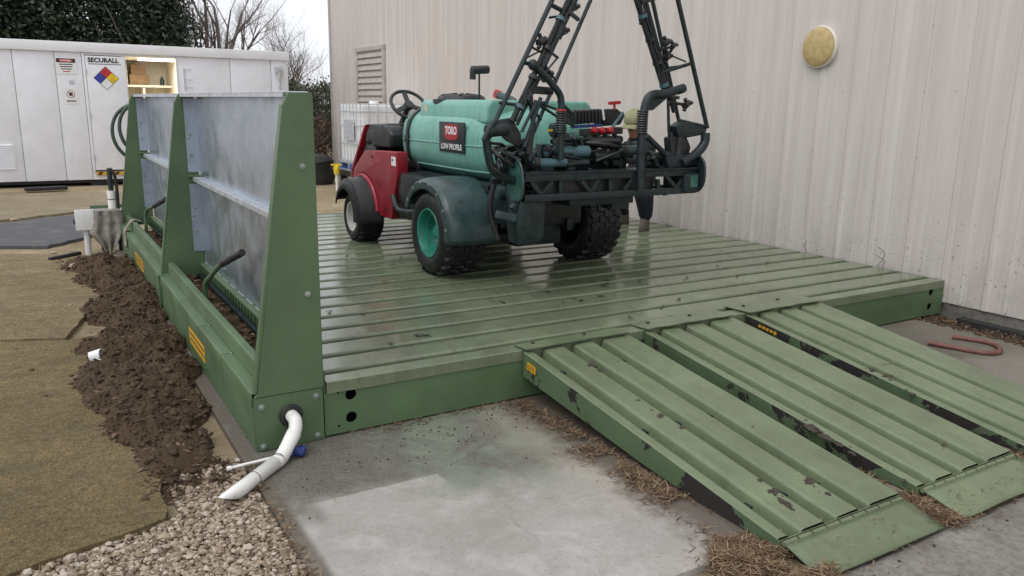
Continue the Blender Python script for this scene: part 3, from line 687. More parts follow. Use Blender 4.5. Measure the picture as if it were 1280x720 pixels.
# ------------------------------------------------------------------ drive-on ramps
rseed = random.Random(4)
def ramp(x0, back, label, sticker, patches=()):
    w = .725; yt, zt, yb, zb = -.015, H-.008, -1.80, .045
    rt = empty('drive_on_ramp', (x0+w/2, -.9, 0), label, 'ramp', 'drive-on ramps')
    sl_ = (zb-zt)/(yb-yt); sk_ = .022
    def pt(t, a, d): return (x0+a+sk_*t, yt+(yb-yt)*t, zt+(zb-zt)*t+d)
    # tread strips: edge strip, two full strips, last strip; valleys between them
    gr = [.085, .292, .50, .708]
    segs = [(-.012, gr[0]), (gr[0], gr[1]), (gr[1], gr[2]), (gr[2], w+.012)]
    for q, (a, b) in enumerate(segs):
        P = []
        L = [(0, -.06), (.020, -.06), (.024, -.054), (.031, -.020), (.034, -.010), (.039, -.004), (.046, -.001), (.054, 0)]
        P += [(a, -.022), (a+.002, -.003), (a+.006, 0)] if q == 0 else [(a+u, d) for u, d in L]
        P += [(b-u, d) for u, d in L][::-1] if q < 3 else [(b-.006, 0), (b-.002, -.003), (b, -.022)]
        mb = MB(); n_ = len(P); NS = 12
        for i in range(NS+1):
            t = i/NS
            mb.v += [Vector(pt(t, u, d+.0035*mnoise.noise((x0*5+u*6, t*5, q))*(d > -.01))) for u, d in P]
        for i in range(NS):
            for j in range(n_-1): mb.f.append((i*n_+j, (i+1)*n_+j, (i+1)*n_+j+1, i*n_+j+1)); mb.m.append(0)
        mb.build('tread_strip', M['ramp'], rt, smooth=0)
    for sx, e in ((-.012, .008), (w+.004, .008)):
        poly = [pt(0, sx, -.004), pt(1, sx, -.004), (x0+sx+sk_, yb, .006), (x0+sx+sk_*.8, yb+.42, .008), (x0+sx+sk_*.6, yb+.75, .03), (x0+sx, yt, H-.15)]
        MB().prism(poly, (e, 0, 0)).build('side_channel', M['rampside'], rt, recalc=True)
    for t in (.12, .5, .86):
        a = Vector(pt(t, .0, -.06)); b = Vector(pt(t, w, -.06)); MB().bar(a, b, .04, .04).build('cross_member', M['darkmetal'], rt)
    # lip plate on the deck
    nb = 9
    P = [(x0-.02, back, H+.004), (x0+w-.01, back+.02, H+.004), (x0+w-.005, -.035, H+.009)]
    for i in range(1, nb): P.append((x0+w-.005-(w)*i/nb, -.035+.014*mnoise.noise((x0*3, i*1.7, 0)), H+.009))
    P.append((x0-.008, -.04, H+.009))
    MB().prism(P, (0, 0, .006)).build('lip_plate', M['ramp'], rt)
    for fx, fy in ((.12, .6), (.62, .72)):
        c = Vector((x0+w*fx, back*fy, H+.0095)); MB().lathe([(.012, 0), (.012, .008), (.006, .012), (0, .013)], c, (0, 0, 1), 8).build('bolt', M['rubber'], rt)
    # toe: end angle, hinge knuckles, flap
    a = Vector(pt(1, -.012, -.012)); b = Vector(pt(1, w+.012, -.012))
    MB().box((a.x, yb-.006, .004), (b.x, yb-.0015, .036)).build('toe_plate', M['ramp'], rt)
    for i in range(9):
        xa = a.x+.01+(b.x-a.x-.02)*i/9; MB().cyl((xa, yb-.022, .030), (xa+.07, yb-.022, .030), .011, 10).build('hinge_knuckle', M['ramp'], rt)
    fl = MB(); 
    def flz(u, v):
        x = a.x+.01-.03*v+u*(b.x-a.x-.02); y = yb-.026-.20*v
        return (x, y+.006*mnoise.noise((x*4, v, 1)), .030-.024*v+.003*mnoise.noise((x*5, v*3, 3)))
    fl.grid(flz, 12, 5); fl.build('toe_flap', M['ramp'], rt, solid=.008, recalc=True)
    if sticker == 1:
        p0 = onx(673, 453, x0-.0145); p1 = onx(687, 466, x0-.0145)
        yc = (p0.y+p1.y)/2; d = Vector((0, -1, sl_*-1 if sl_ > 0 else 0)); d = (Vector((0, yb-yt, zb-zt))).normalized(); u = Vector((0, -d.z, d.y))*-1
        c = Vector((x0-.0132, -.10, .212)); q = [c-d*.045-u*.022, c+d*.045-u*.022, c+d*.045+u*.022, c-d*.045+u*.022]
        s_ = MB().prism(q, (-.0012, 0, 0)).build('sticker', M['yellow'], rt)
        for j in (-.010, 0, .010):
            l = MB(); 
            for i in range(6): cc = c+d*(-.034+i*.0125)+u*j+Vector((-.0016, 0, 0)); l.add([cc-d*.0045-u*.002, cc+d*.0045-u*.002, cc+d*.0045+u*.002, cc-d*.0045+u*.002], [(0, 1, 2, 3)])
            l.build('print', M['ink'], s_)
    if sticker == 3:
        d = (Vector((0, yb-yt, zb-zt))).normalized(); u = Vector((0, d.z, -d.y)); c = Vector((x0-.0132, -.14, .235))
        for i in range(5):
            cc = c+d*(i*.032); MB().prism([cc-d*.012-u*.009, cc+d*.012-u*.009, cc+d*.012+u*.009, cc-d*.012+u*.009], (-.001, 0, 0)).build('sticker', M['yellow'], rt)
    n0 = Vector((0, -(zb-zt), yb-yt)); n0 = n0 if n0.z > 0 else -n0; n0.normalize(); o0 = Vector((x0, yt, zt+.0022)); rr_ = random.Random(int(x0*100))
    for px, py, rw, rh_ in patches:
        d_ = ray(px, py); c_ = CAM+d_*((o0-CAM).dot(n0)/d_.dot(n0)); ex = Vector((1, 0, 0)); ey = n0.cross(ex)
        def chip(cc, sx_, sy_):
            P = []; N_ = 34
            for i in range(N_):
                a_ = 2*math.pi*i/N_; q_ = (math.cos(a_)*1.3+px*1.7+cc.x*9, math.sin(a_)*1.3, py*.7)
                k_ = 1+.75*mnoise.noise(q_)+.45*mnoise.noise(Vector(q_)*3.1)+rr_.uniform(-.07, .07); P.append(cc+ex*math.cos(a_)*sx_*max(.2, k_)+ey*math.sin(a_)*sy_*max(.2, k_))
            MB().add(P, [tuple(range(N_))]).build('bare_patch', M['rust'], rt, smooth=0)
        chip(c_, rw, rh_)
        for j in range(rr_.randint(1, 3)):
            chip(c_+ex*rr_.uniform(-2.2, 2.2)*rw+ey*rr_.uniform(-2.5, 2.5)*rh_, rw*rr_.uniform(.12, .3), rh_*rr_.uniform(.12, .35))
    return rt
ramp(1.475, .075, 'flaking green ramp with a square yellow sticker beside the bare slab', 1, [(740, 456, .024, .018), (752, 463, .02, .012), (826, 519, .02, .014), (853, 534, .018, .012), (815, 512, .008, .006), (798, 500, .012, .005), (968, 614, .03, .02), (980, 628, .016, .03), (1013, 602, .03, .022), (1035, 617, .014, .012), (950, 600, .014, .01), (990, 636, .01, .01)])
ramp(2.345, .125, 'middle green ramp between the two other ramps', 0, [(1015, 535, .03, .05), (1035, 548, .022, .04), (1050, 556, .018, .02), (1065, 566, .012, .02), (1180, 556, .02, .012), (1130, 600, .012, .01)])
ramp(3.215, .175, 'green ramp toward the ribbed wall, with orange letter stickers on its side', 3, [(1110, 470, .03, .02), (1090, 462, .018, .03), (1140, 492, .02, .02), (1230, 540, .02, .016)])

# ------------------------------------------------------------------ drain pipe, blue tool, litter
dp = empty('drain_pipe', (0, -.2, 0), 'white plastic drain pipe leaving the green trough through a black grommet', 'pipe')
MB().lathe([(.052, -.004), (.056, .006), (.050, .016), (.038, .018), (.034, .010), (.034, -.03)], (.165, -.012, .16), (0, -1, 0), 28).build('grommet', M['rubber'], dp)
p0 = Vector((.165, .03, .16)); pts = [p0, Vector((.167, -.03, .160)), Vector((.170, -.065, .152)), Vector((.164, -.088, .125)), Vector((.150, -.105, .10))]
MB().tube(smoothpts(pts, 6), .031, 18).build('elbow', M['pvc'], dp)
def bell(a, b): return MB().tube([a, a+(b-a)*.04, a+(b-a)*.5, b], [.0335, .0345, .034, .032], 18)
e0 = Vector((.153, -.102, .106)); e1 = Vector((.085, -.165, .045)); e2 = Vector((.06, -.19, .031)); end = Vector((-.225, -.43, .012))
bell(e0, e1+(e0-e1)*.25).build('coupling', M['pvc'], dp)
MB().tube(smoothpts([e1+(e0-e1)*.4, e1, e2, e2+(end-e2)*.1], 5), .0325, 18).build('bend', M['pvc'], dp)
t = MB(); d = (end-e2); n_ = 18; 
t.tube([e2, e2+d*.8], .030, n_, cap=False)
# the cut mouth, long slanted
t2 = len(t.v); u = Vector((0, 0, 1)); sd_ = d.normalized().cross(u).normalized(); up2 = sd_.cross(d.normalized())
ring = []
for k in range(n_):
    v = t.v[n_+k]; off = (v-(e2+d*.8)).dot(up2); ring.append(v+d.normalized()*(.055+off*1.9))
t.add(ring, []); 
for k in range(n_): t.f.append((n_+k, n_+(k+1) % n_, t2+(k+1) % n_, t2+k)); t.m.append(0)
t.build('pipe_end', M['pvc'], dp, solid=.004)
for q in (.02, .55):
    c = e2+d*q*.9; MB().tube([c+(sd_*math.cos(a)+up2*math.sin(a))*.0315 for a in [2*math.pi*i/20 for i in range(20)]], .002, 6, closed=True).build('joint_line', M['rubber'], dp)
bt = empty('dropped_tool', (0, -.15, 0), 'white rod with a crumpled blue end lying behind the drain pipe', 'tool')
MB().cyl((-.16, -.145, .016), (.125, -.135, .022), .0075, 10).build('rod', M['pvc'], bt)
MB().cyl((-.165, -.145, .016), (-.145, -.145, .016), .011, 10).build('rod_tip', M['pvc'], bt)
b_ = MB(); rr = random.Random(2)
for c, r in (((.145, -.138, .028), .034), ((.172, -.13, .03), .03), ((.165, -.155, .022), .024), ((.118, -.142, .022), .02)): b_.blob(c, (r, r*.8, r*.75), jit=.25, rnd=rr)
b_.build('blue_end', M['blue'], bt, smooth=50)
cp = empty('plastic_scrap', onz(122, 447, .09), 'crumpled white plastic scrap on the dirt heap', 'scrap')
cc = onz(121, 441, .10); cx, cy = cc.x, cc.y; cz = heap(cx, cy)
m_ = MB(); m_.lathe([(.030, -.04), (.036, .02), (.038, .035), (.035, .035), (.028, -.035), (0, -.037)], (cx, cy, cz+.03), (.75, -.4, .25), 14)
m_.v = [v+Vector(mnoise.noise_vector(v*18))*.010 for v in m_.v]; m_.build('shell', M['whiteink'], cp)
MB().tube(smoothpts([(cx-.01, cy-.05, cz+.03), (cx+.035, cy-.06, cz+.01), (cx+.06, cy-.02, cz+.02)]), .004, 6).build('strap', M['whiteink'], cp)
tag(MB().bar(onz(62, 324, .02), onz(100, 316, .03), .05, .035).build('black_batten', M['rubber'], bev=.006), 'short black batten on the ground behind the dirt heap', 'batten')
b = onz(60, 238, 0); tag(MB().bar((b.x-.35, b.y, .03), (b.x+.3, b.y+.1, .03), .2, .06).build('black_plank', M['rubber'], bev=.01), 'black plank lying at the foot of the white container', 'plank')
rs = random.Random(33)
for i, (px, py, lab) in enumerate([(18, 275, 'white stone on the edge of the bitumen sheet'), (67, 316, 'small white stone beside the black batten'), (92, 338, 'pale broken stone at the head of the dirt heap'), (88, 382, 'tiny pale stone on the tan mat')]):
    c = onz(px, py, .01); r = (.04, .028, .04, .02)[i]; tag(MB().blob((c.x, c.y, max(.005, heap(c.x, c.y))+r*.3), (r*1.5, r, r*.6), rnd=rs).build('loose_stone', M['pebble'], smooth=60), lab, 'stone')

# ------------------------------------------------------------------ electrics, rag and hose at the back end of the trough
jb = empty('junction_box_post', (-.33, 5.95, 0), 'grey junction box on a short post beside the platform', 'junction box')
MB().cyl((-.33, 5.97, -.05), (-.33, 5.97, .26), .032, 12).build('post', M['greybox'], jb)
bx_ = MB().box((-.42, 5.92, .235), (-.255, 6.03, .45)).build('box', M['greybox'], jb, bev=.012)
MB().box((-.43, 5.905, .245), (-.25, 5.925, .465)).build('lid', M['pvc'], bx_, bev=.006)
MB().box((-.445, 5.95, .31), (-.42, 6.0, .36)).build('latch', M['black'], bx_, bev=.003)
sh = empty('pump_bracket', (-.1, 6.0, 0), 'grey metal bracket plate with capped pipe at the end of the trough', 'bracket')
MB().box((-.26, 5.93, .425), (.06, 6.2, .437)).build('plate', M['galvedge'], sh, bev=.003)
MB().box((-.262, 6.19, .40), (.062, 6.20, .47)).build('back_edge', M['green'], sh)
MB().box((-.03, 5.97, .0), (.03, 6.05, .425)).build('stand', M['darkmetal'], sh)
MB().box((-.20, 5.98, .0), (-.14, 6.04, .425)).build('stand', M['darkmetal'], sh)
MB().cyl((-.05, 6.06, .43), (-.05, 6.06, .64), .045, 16).build('white_pipe', M['pvc'], sh)
MB().cyl((-.05, 6.06, .545), (-.05, 6.06, .553), .0465, 16).build('pipe_ring', M['rubber'], sh)
MB().cyl((-.05, 6.06, .64), (-.05, 6.06, .88), .026, 12).build('riser', M['darkmetal'], sh)
MB().tube(smoothpts([(.0, 6.03, .44), (.005, 6.03, .6), (-.005, 6.03, .8), (-.04, 6.05, .88)]), .016, 8).build('cable', M['rubber'], sh)
def rag(u, v):
    # u across, v down
    w = .26+.10*v/.6 if v < .6 else .36*(1-(v-.6)/.4*.72)
    x = -.125+(u-.5)*w-.01*v; L = .48*(1-.30*abs(u-.5)+.05*mnoise.noise((u*7, 1, 1)))
    f = math.sin(u*19+1.2*math.sin(v*3))*.022*(.25+v)+mnoise.noise((u*5, v*5, 3))*.02
    if v < .12: return (x, 6.04-(v/.12)*.135, .446+.004*math.sin(u*17))
    return (x, 5.905-.02*v+f, .444-(v-.12)/.88*L)
tag(MB().grid(rag, 40, 40).build('draped_rag', M['rag'], solid=.006, recalc=True), 'dirty grey rag draped over the bracket plate', 'rag')
def cloth2(u, v):
    a = v*2-1; x = .077+.05*math.sin(a*1.4); 
    z = .402-abs(a)**1.7*(.27 if a < 0 else .05); xx = .075+(-.095 if a < 0 else .06)*min(1, abs(a)*1.7)
    return (xx+.006*math.sin(u*9), 5.36+(u-.5)*.13*(1-.45*abs(a))+.05*a+.01*math.sin(a*7), z+.004*math.sin(u*12))
tag(MB().grid(cloth2, 14, 30).build('draped_rope_rag', M['rag'], solid=.012, recalc=True), 'twisted grey rag hung over the inner lip of the trough', 'rag')
hz = MB()
def loopy(cx_, cz_, rx, rz, a0, a1, yy): return [(cx_+rx*math.cos(R_(a0+(a1-a0)*i/24)), yy+.02*math.sin(i/4), cz_+rz*math.sin(R_(a0+(a1-a0)*i/24))) for i in range(25)]
hz.tube(loopy(.25, 1.26, .24, .29, 75, 285, 6.0), .019, 10)
hz.tube(loopy(.28, 1.30, .20, .26, 80, 265, 5.975), .019, 10)
tag(hz.build('hung_hose', M['hosegreen']), 'dark green hose hung in loops on the back end of the splash screen', 'hose')

# ================================================================== WHITE STORAGE CONTAINER
CY, CX0, CX1, CZ0, CZ1, CYB = 13.7, -5.2, 4.08, .09, 2.60, 16.1
ct = empty('storage_container', (0, CY+1.2, 0), 'long white steel storage container with an open doorway', 'container')
OX0, OX1, OZ0, OZ1 = .985, 1.875, .26, 2.395       # doorway
seams = [CX0, -3.6, -2.2, -.86, -.20, .245]
for a, b in zip(seams[:-1], seams[1:]):
    MB().box((a+.006, CY, CZ0), (b-.006, CY+.06, 2.44)).build('wall_panel', M['white'], ct, bev=.004)
MB().box((CX0+.05, CY+.012, CZ0+.01), (.24, CY+.02, 2.43)).build('seam_strip', M['seam'], ct)
for a, b in ((OX1+.02, 2.90), (2.90, 3.72), (3.72, CX1)):
    MB().box((a+.006, CY, CZ0), (b-.006, CY+.06, 2.44)).build('wall_panel', M['white'], ct, bev=.004)
MB().box((OX1+.03, CY+.012, CZ0+.01), (CX1-.01, CY+.02, 2.43)).build('seam_strip', M['seam'], ct)
MB().box((.245, CY+.004, CZ0), (OX1+.024, CY+.06, .235)).build('sill_panel', M['white'], ct)
MB().box((.245, CY+.004, 2.40), (OX1+.024, CY+.06, 2.44)).build('head_panel', M['white'], ct)
MB().box((CX0-.03, CY-.05, 2.44), (CX1+.03, CYB+.05, 2.62)).build('roof', M['whitetrim'], ct, bev=.015)
MB().box((CX0, CY+.05, .03), (CX1, CYB, CZ0+.0)).build('skid', M['rubber'], ct)
for x_ in (-4.6, -2, 0.2, 2.4, 3.8): MB().box((x_, CY+.06, -.06), (x_+.3, CYB-.05, .032)).build('skid_beam', M['darkmetal'], ct)
MB().box((CX1-.06, CY+.061, CZ0), (CX1, CYB, 2.44)).build('end_wall', M['white'], ct)
MB().box((CX0, CY+.061, CZ0), (CX0+.06, CYB, 2.44)).build('end_wall', M['white'], ct)
MB().box((CX0+.06, CYB-.06, CZ0), (CX1-.06, CYB, 2.44)).build('back_wall', M['cream'], ct)
MB().box((CX0+.06, CY+.08, .20), (CX1-.06, CYB-.06, .24)).build('floor', M['galvedge'], ct)
MB().box((.90, CY+.07, .24), (.94, CYB-.06, 2.44)).build('partition', M['cream'], ct)
MB().box((2.02, CY+.07, .24), (2.06, CYB-.06, 2.44)).build('partition', M['cream'], ct)
MB().box((.945, CY+.07, 2.405), (2.018, CYB-.065, 2.438)).build('ceiling_panel', M['cream'], ct)
# closed leaf with frame
dr = MB().box((.30, CY-.035, .27), (.968, CY-.002, 2.385)).build('door', M['white'], ct, bev=.005)
MB().box((.247, CY-.016, .24), (.294, CY+.03, 2.425)).build('door_frame', M['whitetrim'], ct, bev=.004)
MB().box((.97, CY-.016, .24), (.984, CY+.05, 2.40)).build('door_frame', M['whitetrim'], ct)
MB().box((OX1, CY-.016, .24), (OX1+.022, CY+.05, 2.40)).build('door_frame', M['whitetrim'], ct)
for z_ in (.5, 1.3, 2.1): MB().cyl((.297, CY-.042, z_-.05), (.297, CY-.042, z_+.05), .011, 8).build('hinge', M['galvedge'], dr)
MB().box((.93, CY-.06, 1.42), (.965, CY-.035, 1.56)).build('lock', M['galvedge'], dr, bev=.006)
MB().tube(smoothpts([(.90, CY-.05, 1.5), (.88, CY-.09, 1.49), (.93, CY-.09, 1.46)]), .012, 8).build('door_handle', M['galvedge'], dr)
# hazard stripe threshold
MB().box((.30, CY-.055, .175), (OX1, CY+.003, .235)).build('threshold', M['yellow'], ct)
for i in range(11):
    x_ = .32+i*.145; MB().prism([(x_, CY-.0565, .177), (x_+.06, CY-.0565, .177), (x_+.1, CY-.0565, .233), (x_+.04, CY-.0565, .233)], (0, .001, 0)).build('hazard_stripe', M['ink'], ct)
# signs
yS = CY-.040
def diamond(cx, cz, h):
    s_ = MB().prism([(cx-h, yS, cz), (cx, yS, cz-h), (cx+h, yS, cz), (cx, yS, cz+h)], (0, .004, 0)).build('hazard_diamond', M['ink'], dr)
    k = h*.47
    for (dx, dz), mt in (((0, .5), 'redink'), ((-.5, 0), 'blueink'), ((.5, 0), 'yelink'), ((0, -.5), 'whiteink')):
        x_, z_ = cx+dx*h*.97, cz+dz*h*.97; MB().prism([(x_-k, yS-.002, z_), (x_, yS-.002, z_-k), (x_+k, yS-.002, z_), (x_, yS-.002, z_+k)], (0, .0015, 0)).build('diamond_field', M[mt], s_)
diamond(.625, 1.985, .215)
text_mb('SECURALL', .115, (.60, CY-.037, 2.305), (1, 0, 0), (0, 0, 1), bold=.0045, xs=.98).build('lettering', M['ink'], dr, smooth=0)
MB().box((.30+.05, CY-.0375, 2.232), (.90, CY-.0365, 2.243)).build('underline', M['ink'], dr)
sg_ = MB().box((-.19, CY-.006, 2.04), (.15, CY-.001, 2.33)).build('danger_sign', M['whiteink'], ct)
MB().box((-.175, CY-.008, 2.245), (.135, CY-.0065, 2.318)).build('danger_band', M['ink'], sg_)
e_ = MB(); e_.prism([(-.02+.12*math.cos(a), CY-.0095, 2.282+.028*math.sin(a)) for a in [2*math.pi*i/20 for i in range(20)]], (0, .001, 0)); e_.build('danger_oval', M['redink'], sg_)
text_mb('DANGER', .045, (-.02, CY-.0095, 2.28), (1, 0, 0), (0, 0, 1), bold=.001).build('danger_lettering', M['whiteink'], sg_, smooth=0)
for i in range(4):
    w = (.11, .10, .085, .06)[i]; MB().box((-.02-w, CY-.0075, 2.205-i*.042), (-.02+w, CY-.0062, 2.222-i*.042)).build('print_line', M['ink'] if i != 3 else M['redink'], sg_)
s2 = MB().box((-.10, CY-.006, 1.50), (.12, CY-.001, 1.80)).build('round_notice', M['whiteink'], ct)
MB().lathe([(.060, 0), (.068, 0), (.068, .002), (.060, .002)], (.01, CY-.0062, 1.68), (0, -1, 0), 24, close=True).build('notice_ring', M['ink'], s2)
MB().bar((-.035, CY-.008, 1.72), (.055, CY-.008, 1.64), .012, .001, up=(0, 1, 0)).build('notice_bar', M['redink'], s2)
MB().box((-.02, CY-.008, 1.65), (.04, CY-.0065, 1.71)).build('notice_mark', M['ink'], s2)
MB().box((-.07, CY-.008, 1.545), (.09, CY-.0065, 1.565)).build('print_line', M['ink'], s2)
MB().box((-.0, CY-.006, 1.86), (.09, CY-.001, 1.93)).build('small_tag', M['galvedge'], ct)
# intake louvre low on the wall
lv_ = MB().box((-1.75, CY-.012, .30), (-.99, CY-.001, .80)).build('air_louver', M['whitetrim'], ct)
for i in range(13): MB().prism([(-1.72, CY-.012, .325+i*.035), (-1.72, CY-.030, .325+i*.035), (-1.72, CY-.012, .353+i*.035)], (.70, 0, 0)).build('louver_blade', M['white'], lv_)
# brackets and lamp to the right of the doorway
hr = MB().box((2.01, CY-.02, 1.80), (2.022, CY-.001, 2.22)).build('hose_rack', M['galvedge'], ct)
for z_ in (2.2, 2.0, 1.85): MB().bar((2.02, CY-.03, z_), (2.17, CY-.03, z_), .009).build('rack_arm', M['galvedge'], hr)
lp = MB().box((3.80, CY-.10, 2.18), (3.94, CY-.001, 2.32)).build('wall_lamp', M['galvedge'], ct, bev=.015)
MB().cyl((3.87, CY-.06, 2.19), (3.87, CY-.06, 2.06), .05, 12, .03).build('lamp_glass', M['greybox'], lp)
MB().cyl((3.885, CY-.015, 2.19), (3.885, CY-.015, 1.75), .014, 8).build('conduit', M['galvedge'], lp)
MB().box((3.82, CY-.05, 1.60), (3.93, CY-.001, 1.76)).build('switch_box', M['galvedge'], lp, bev=.01)
# inside: shelf, light
MB().box((.945, CYB-.75, 1.86), (2.018, CYB-.061, 1.90)).build('shelf', M['cream'], ct)
MB().box((1.45, CYB-.70, .24), (1.49, CYB-.062, 1.858)).build('shelf_post', M['cream'], ct)
MB().box((.945, CYB-.75, 1.10), (2.018, CYB-.061, 1.14)).build('shelf', M['cream'], ct)
MB().box((1.28, CY+.6, 2.36), (1.98, CY+.72, 2.404)).build('ceiling_light', M['lamp'], ct)
bl = bpy.data.lights.new('container_light', 'AREA'); bl.energy = 30; bl.size = .7; bl.size_y = .12; bl.shape = 'RECTANGLE'; bl.color = (1, .95, .86)
bo = bpy.data.objects.new('container_light', bl); COL.objects.link(bo); bo.location = (1.6, CY+.68, 2.35)
tag(bo, 'fluorescent light inside the container', 'light')
def carton(x0, x1, z0, z1, y0, y1, lab, mt='cardboard'):
    o = MB().box((x0, y0, z0), (x1, y1, z1)).build('carton', M[mt], bev=.006); tag(o, lab, 'carton', 'cartons on the container shelf'); return o
carton(1.22, 1.60, 1.90, 2.12, CYB-.60, CYB-.25, 'wide brown carton at the bottom of the shelf stack')
carton(1.26, 1.54, 2.12, 2.32, CYB-.58, CYB-.28, 'small brown carton on top of the wide one')
carton(1.01, 1.19, 1.90, 2.34, CYB-.55, CYB-.25, 'tall cream carton on the container shelf', 'stainlabel')
bt_ = MB().lathe([(.045, 0), (.045, .12), (.02, .16), (.02, .19), (0, .19)], (1.86, CYB-.55, 1.90), (0, 0, 1), 12).build('small_bottle', M['darkmetal']); tag(bt_, 'small dark bottle at the end of the container shelf', 'bottle')
gj = MB().lathe([(.11, 0), (.12, .05), (.12, .22), (.05, .30), (.04, .33), (0, .33)], (1.12, CYB-.5, 1.14), (0, 0, 1), 14).build('green_jug', M['teal']); tag(gj, 'squat green jug on the lower container shelf', 'jug')

# ================================================================== CAGED TOTE AND THINGS BY IT
tx0, tx1, ty0, ty1, tz0, tz1 = 4.42, 5.42, 10.4, 11.6, .50, 1.60
tt = empty('caged_tote', (4.92, 11, 0), 'white plastic tote in a steel cage on a stand by the wall', 'tote')
tk = MB(); tk.box((tx0+.03, ty0+.03, tz0), (tx1-.03, ty1-.03, tz1)); tk.build('bottle', M['ibc'], tt, bev=.08, seg=4)
MB().cyl(((tx0+tx1)/2, 11, tz1-.01), ((tx0+tx1)/2, 11, tz1+.05), .09, 20).build('cap', M['ibc'], tt)
for z_ in (tz0+.02, tz0+.36, tz0+.70, tz0+.95, tz1-.01):
    P = [(tx0, ty0, z_), (tx1, ty0, z_), (tx1, ty1, z_), (tx0, ty1, z_)]; MB().tube(P, .011, 6, closed=True).build('cage_ring', M['galvedge'], tt)
b0 = None
for i in range(7):
    for yy in (ty0-.008, ty1+.008):
        c = Vector((tx0+i*(tx1-tx0)/6, yy, (tz0+tz1)/2))
        if b0 is None: b0 = MB().cyl(c-Vector((0, 0, .55)), c+Vector((0, 0, .55)), .010, 6).build('cage_bar', M['galvedge'], tt)
        else: dup(b0, tt, c)
for i in range(1, 7):
    for xx in (tx0-.008, tx1+.008): dup(b0, tt, (xx, ty0+i*(ty1-ty0)/7, (tz0+tz1)/2))
MB().box((tx0-.014, ty0+.35, tz0+.42), (tx0-.008, ty0+.85, tz0+.80)).build('label_plate', M['galvedge'], tt)
MB().box((tx0+.12, ty0-.014, tz0+.38), (tx0+.6, ty0-.008, tz0+.62)).build('label_plate', M['galvedge'], tt)
for x_ in (tx0+.06, tx0+.5, tx1-.06):
    for y_ in (ty0+.06, (ty0+ty1)/2, ty1-.06): MB().box((x_-.06, y_-.06, tz0-.13), (x_+.06, y_+.06, tz0-.02)).build('foot', M['blueplastic'], tt)
MB().box((tx0, ty0, tz0-.02), (tx1, ty1, tz0+.0)).build('pallet_top', M['galvedge'], tt)
MB().box((tx0, ty0, tz0-.155), (tx1, ty1, tz0-.13)).build('pallet_base', M['galvedge'], tt)
st_ = empty('tote_stand', (4.92, 11, 0), 'black timber stand under the caged tote', 'stand')
MB().box((tx0-.05, ty0-.05, .25), (tx1+.03, ty1+.05, .345)).build('top', M['rubber'], st_)
for x_ in (tx0, tx1-.12):
    for y_ in (ty0, ty1-.12): MB().box((x_, y_, -.03), (x_+.12, y_+.12, .25)).build('leg', M['rubber'], st_)
vl = empty('yellow_valve', (4.2, 11.1, 0), 'yellow capped white drain pipe standing beside the caged tote', 'valve')
MB().cyl((4.22, 11.2, -.03), (4.22, 11.2, .28), .03, 10).build('pipe', M['pvc'], vl); MB().cyl((4.22, 11.2, .28), (4.22, 11.2, .44), .055, 12).build('valve_body', M['yelink'], vl, bev=.01); MB().box((4.12, 11.17, .44), (4.32, 11.23, .47)).build('lever', M['yelink'], vl)
bg_ = MB(); bg_.lathe([(.0, 0), (.30, .0), (.36, .12), (.34, .32), (.37, .46), (.28, .58), (.08, .60), (0, .6)], (4.25, 12.6, -.03), (0, 0, 1), 24)
bg_.v = [v+Vector(mnoise.noise_vector(v*4))*.07 for v in bg_.v]
for v in bg_.v: v.z = max(v.z, -.03)
tag(bg_.build('black_sack', M['rubber']), 'bulging black sack on the ground behind the caged tote', 'sack')

# ================================================================== TREES, HEDGE, WIRES
def leaves(mb, c, rad, n_, L, rnd, clump=.5, shape=None):
    cs = []
    for i in range(max(8, n_//70)):
        while True:
            q = Vector((rnd.uniform(-1, 1), rnd.uniform(-1, 1), rnd.uniform(-1, 1)))
            if q.length <= 1: break
        q = q.normalized()*q.length**.45
        cs.append(Vector((c[0]+q.x*rad[0], c[1]+q.y*rad[1], c[2]+q.z*rad[2])))
    for i in range(n_):
        k = rnd.choice(cs); p = k+Vector((rnd.gauss(0, clump), rnd.gauss(0, clump), rnd.gauss(0, clump*.7)))
        if p.z < .05: continue
        d = Vector((rnd.gauss(0, 1), rnd.gauss(0, 1), rnd.gauss(-.2, .7))).normalized(); s_ = d.orthogonal().normalized(); s_.rotate(Matrix.Rotation(rnd.uniform(0, 6.28), 3, d))
        l = L*rnd.uniform(.6, 1.3); w = l*.24
        mb.add([p, p+d*l*.5+s_*w, p+d*l, p+d*l*.5-s_*w], [(0, 1, 2, 3)])
def branch(mb, p, d, L, r, depth, rnd, spread=.5, nsub=(2, 4), upw=.15, n=5):
    segs = 4; pts = [p]; rs_ = [r]; q = Vector(p); dd = Vector(d).normalized()
    for i in range(segs):
        dd = (dd+Vector((rnd.gauss(0, .11), rnd.gauss(0, .11), rnd.gauss(upw*.3, .08)))).normalized(); q = q+dd*L/segs
        pts.append(q.copy()); rs_.append(r*(1-.62*(i+1)/segs))
    mb.tube(pts, rs_, n if r > .03 else 4 if r > .012 else 3, cap=False)
    if depth == 0: return
    for k in range(rnd.randint(*nsub)+1):
        i = rnd.randint(1, segs); t = dd.orthogonal().normalized(); t.rotate(Matrix.Rotation(rnd.uniform(0, 6.28), 3, dd))
        nd = (dd*(1-spread*.4)+t*spread*rnd.uniform(.6, 1.2)+Vector((0, 0, upw))).normalized()
        branch(mb, pts[i], nd, L*rnd.uniform(.5, .78), rs_[i]*.72, depth-1, rnd, spread, nsub, upw, n)
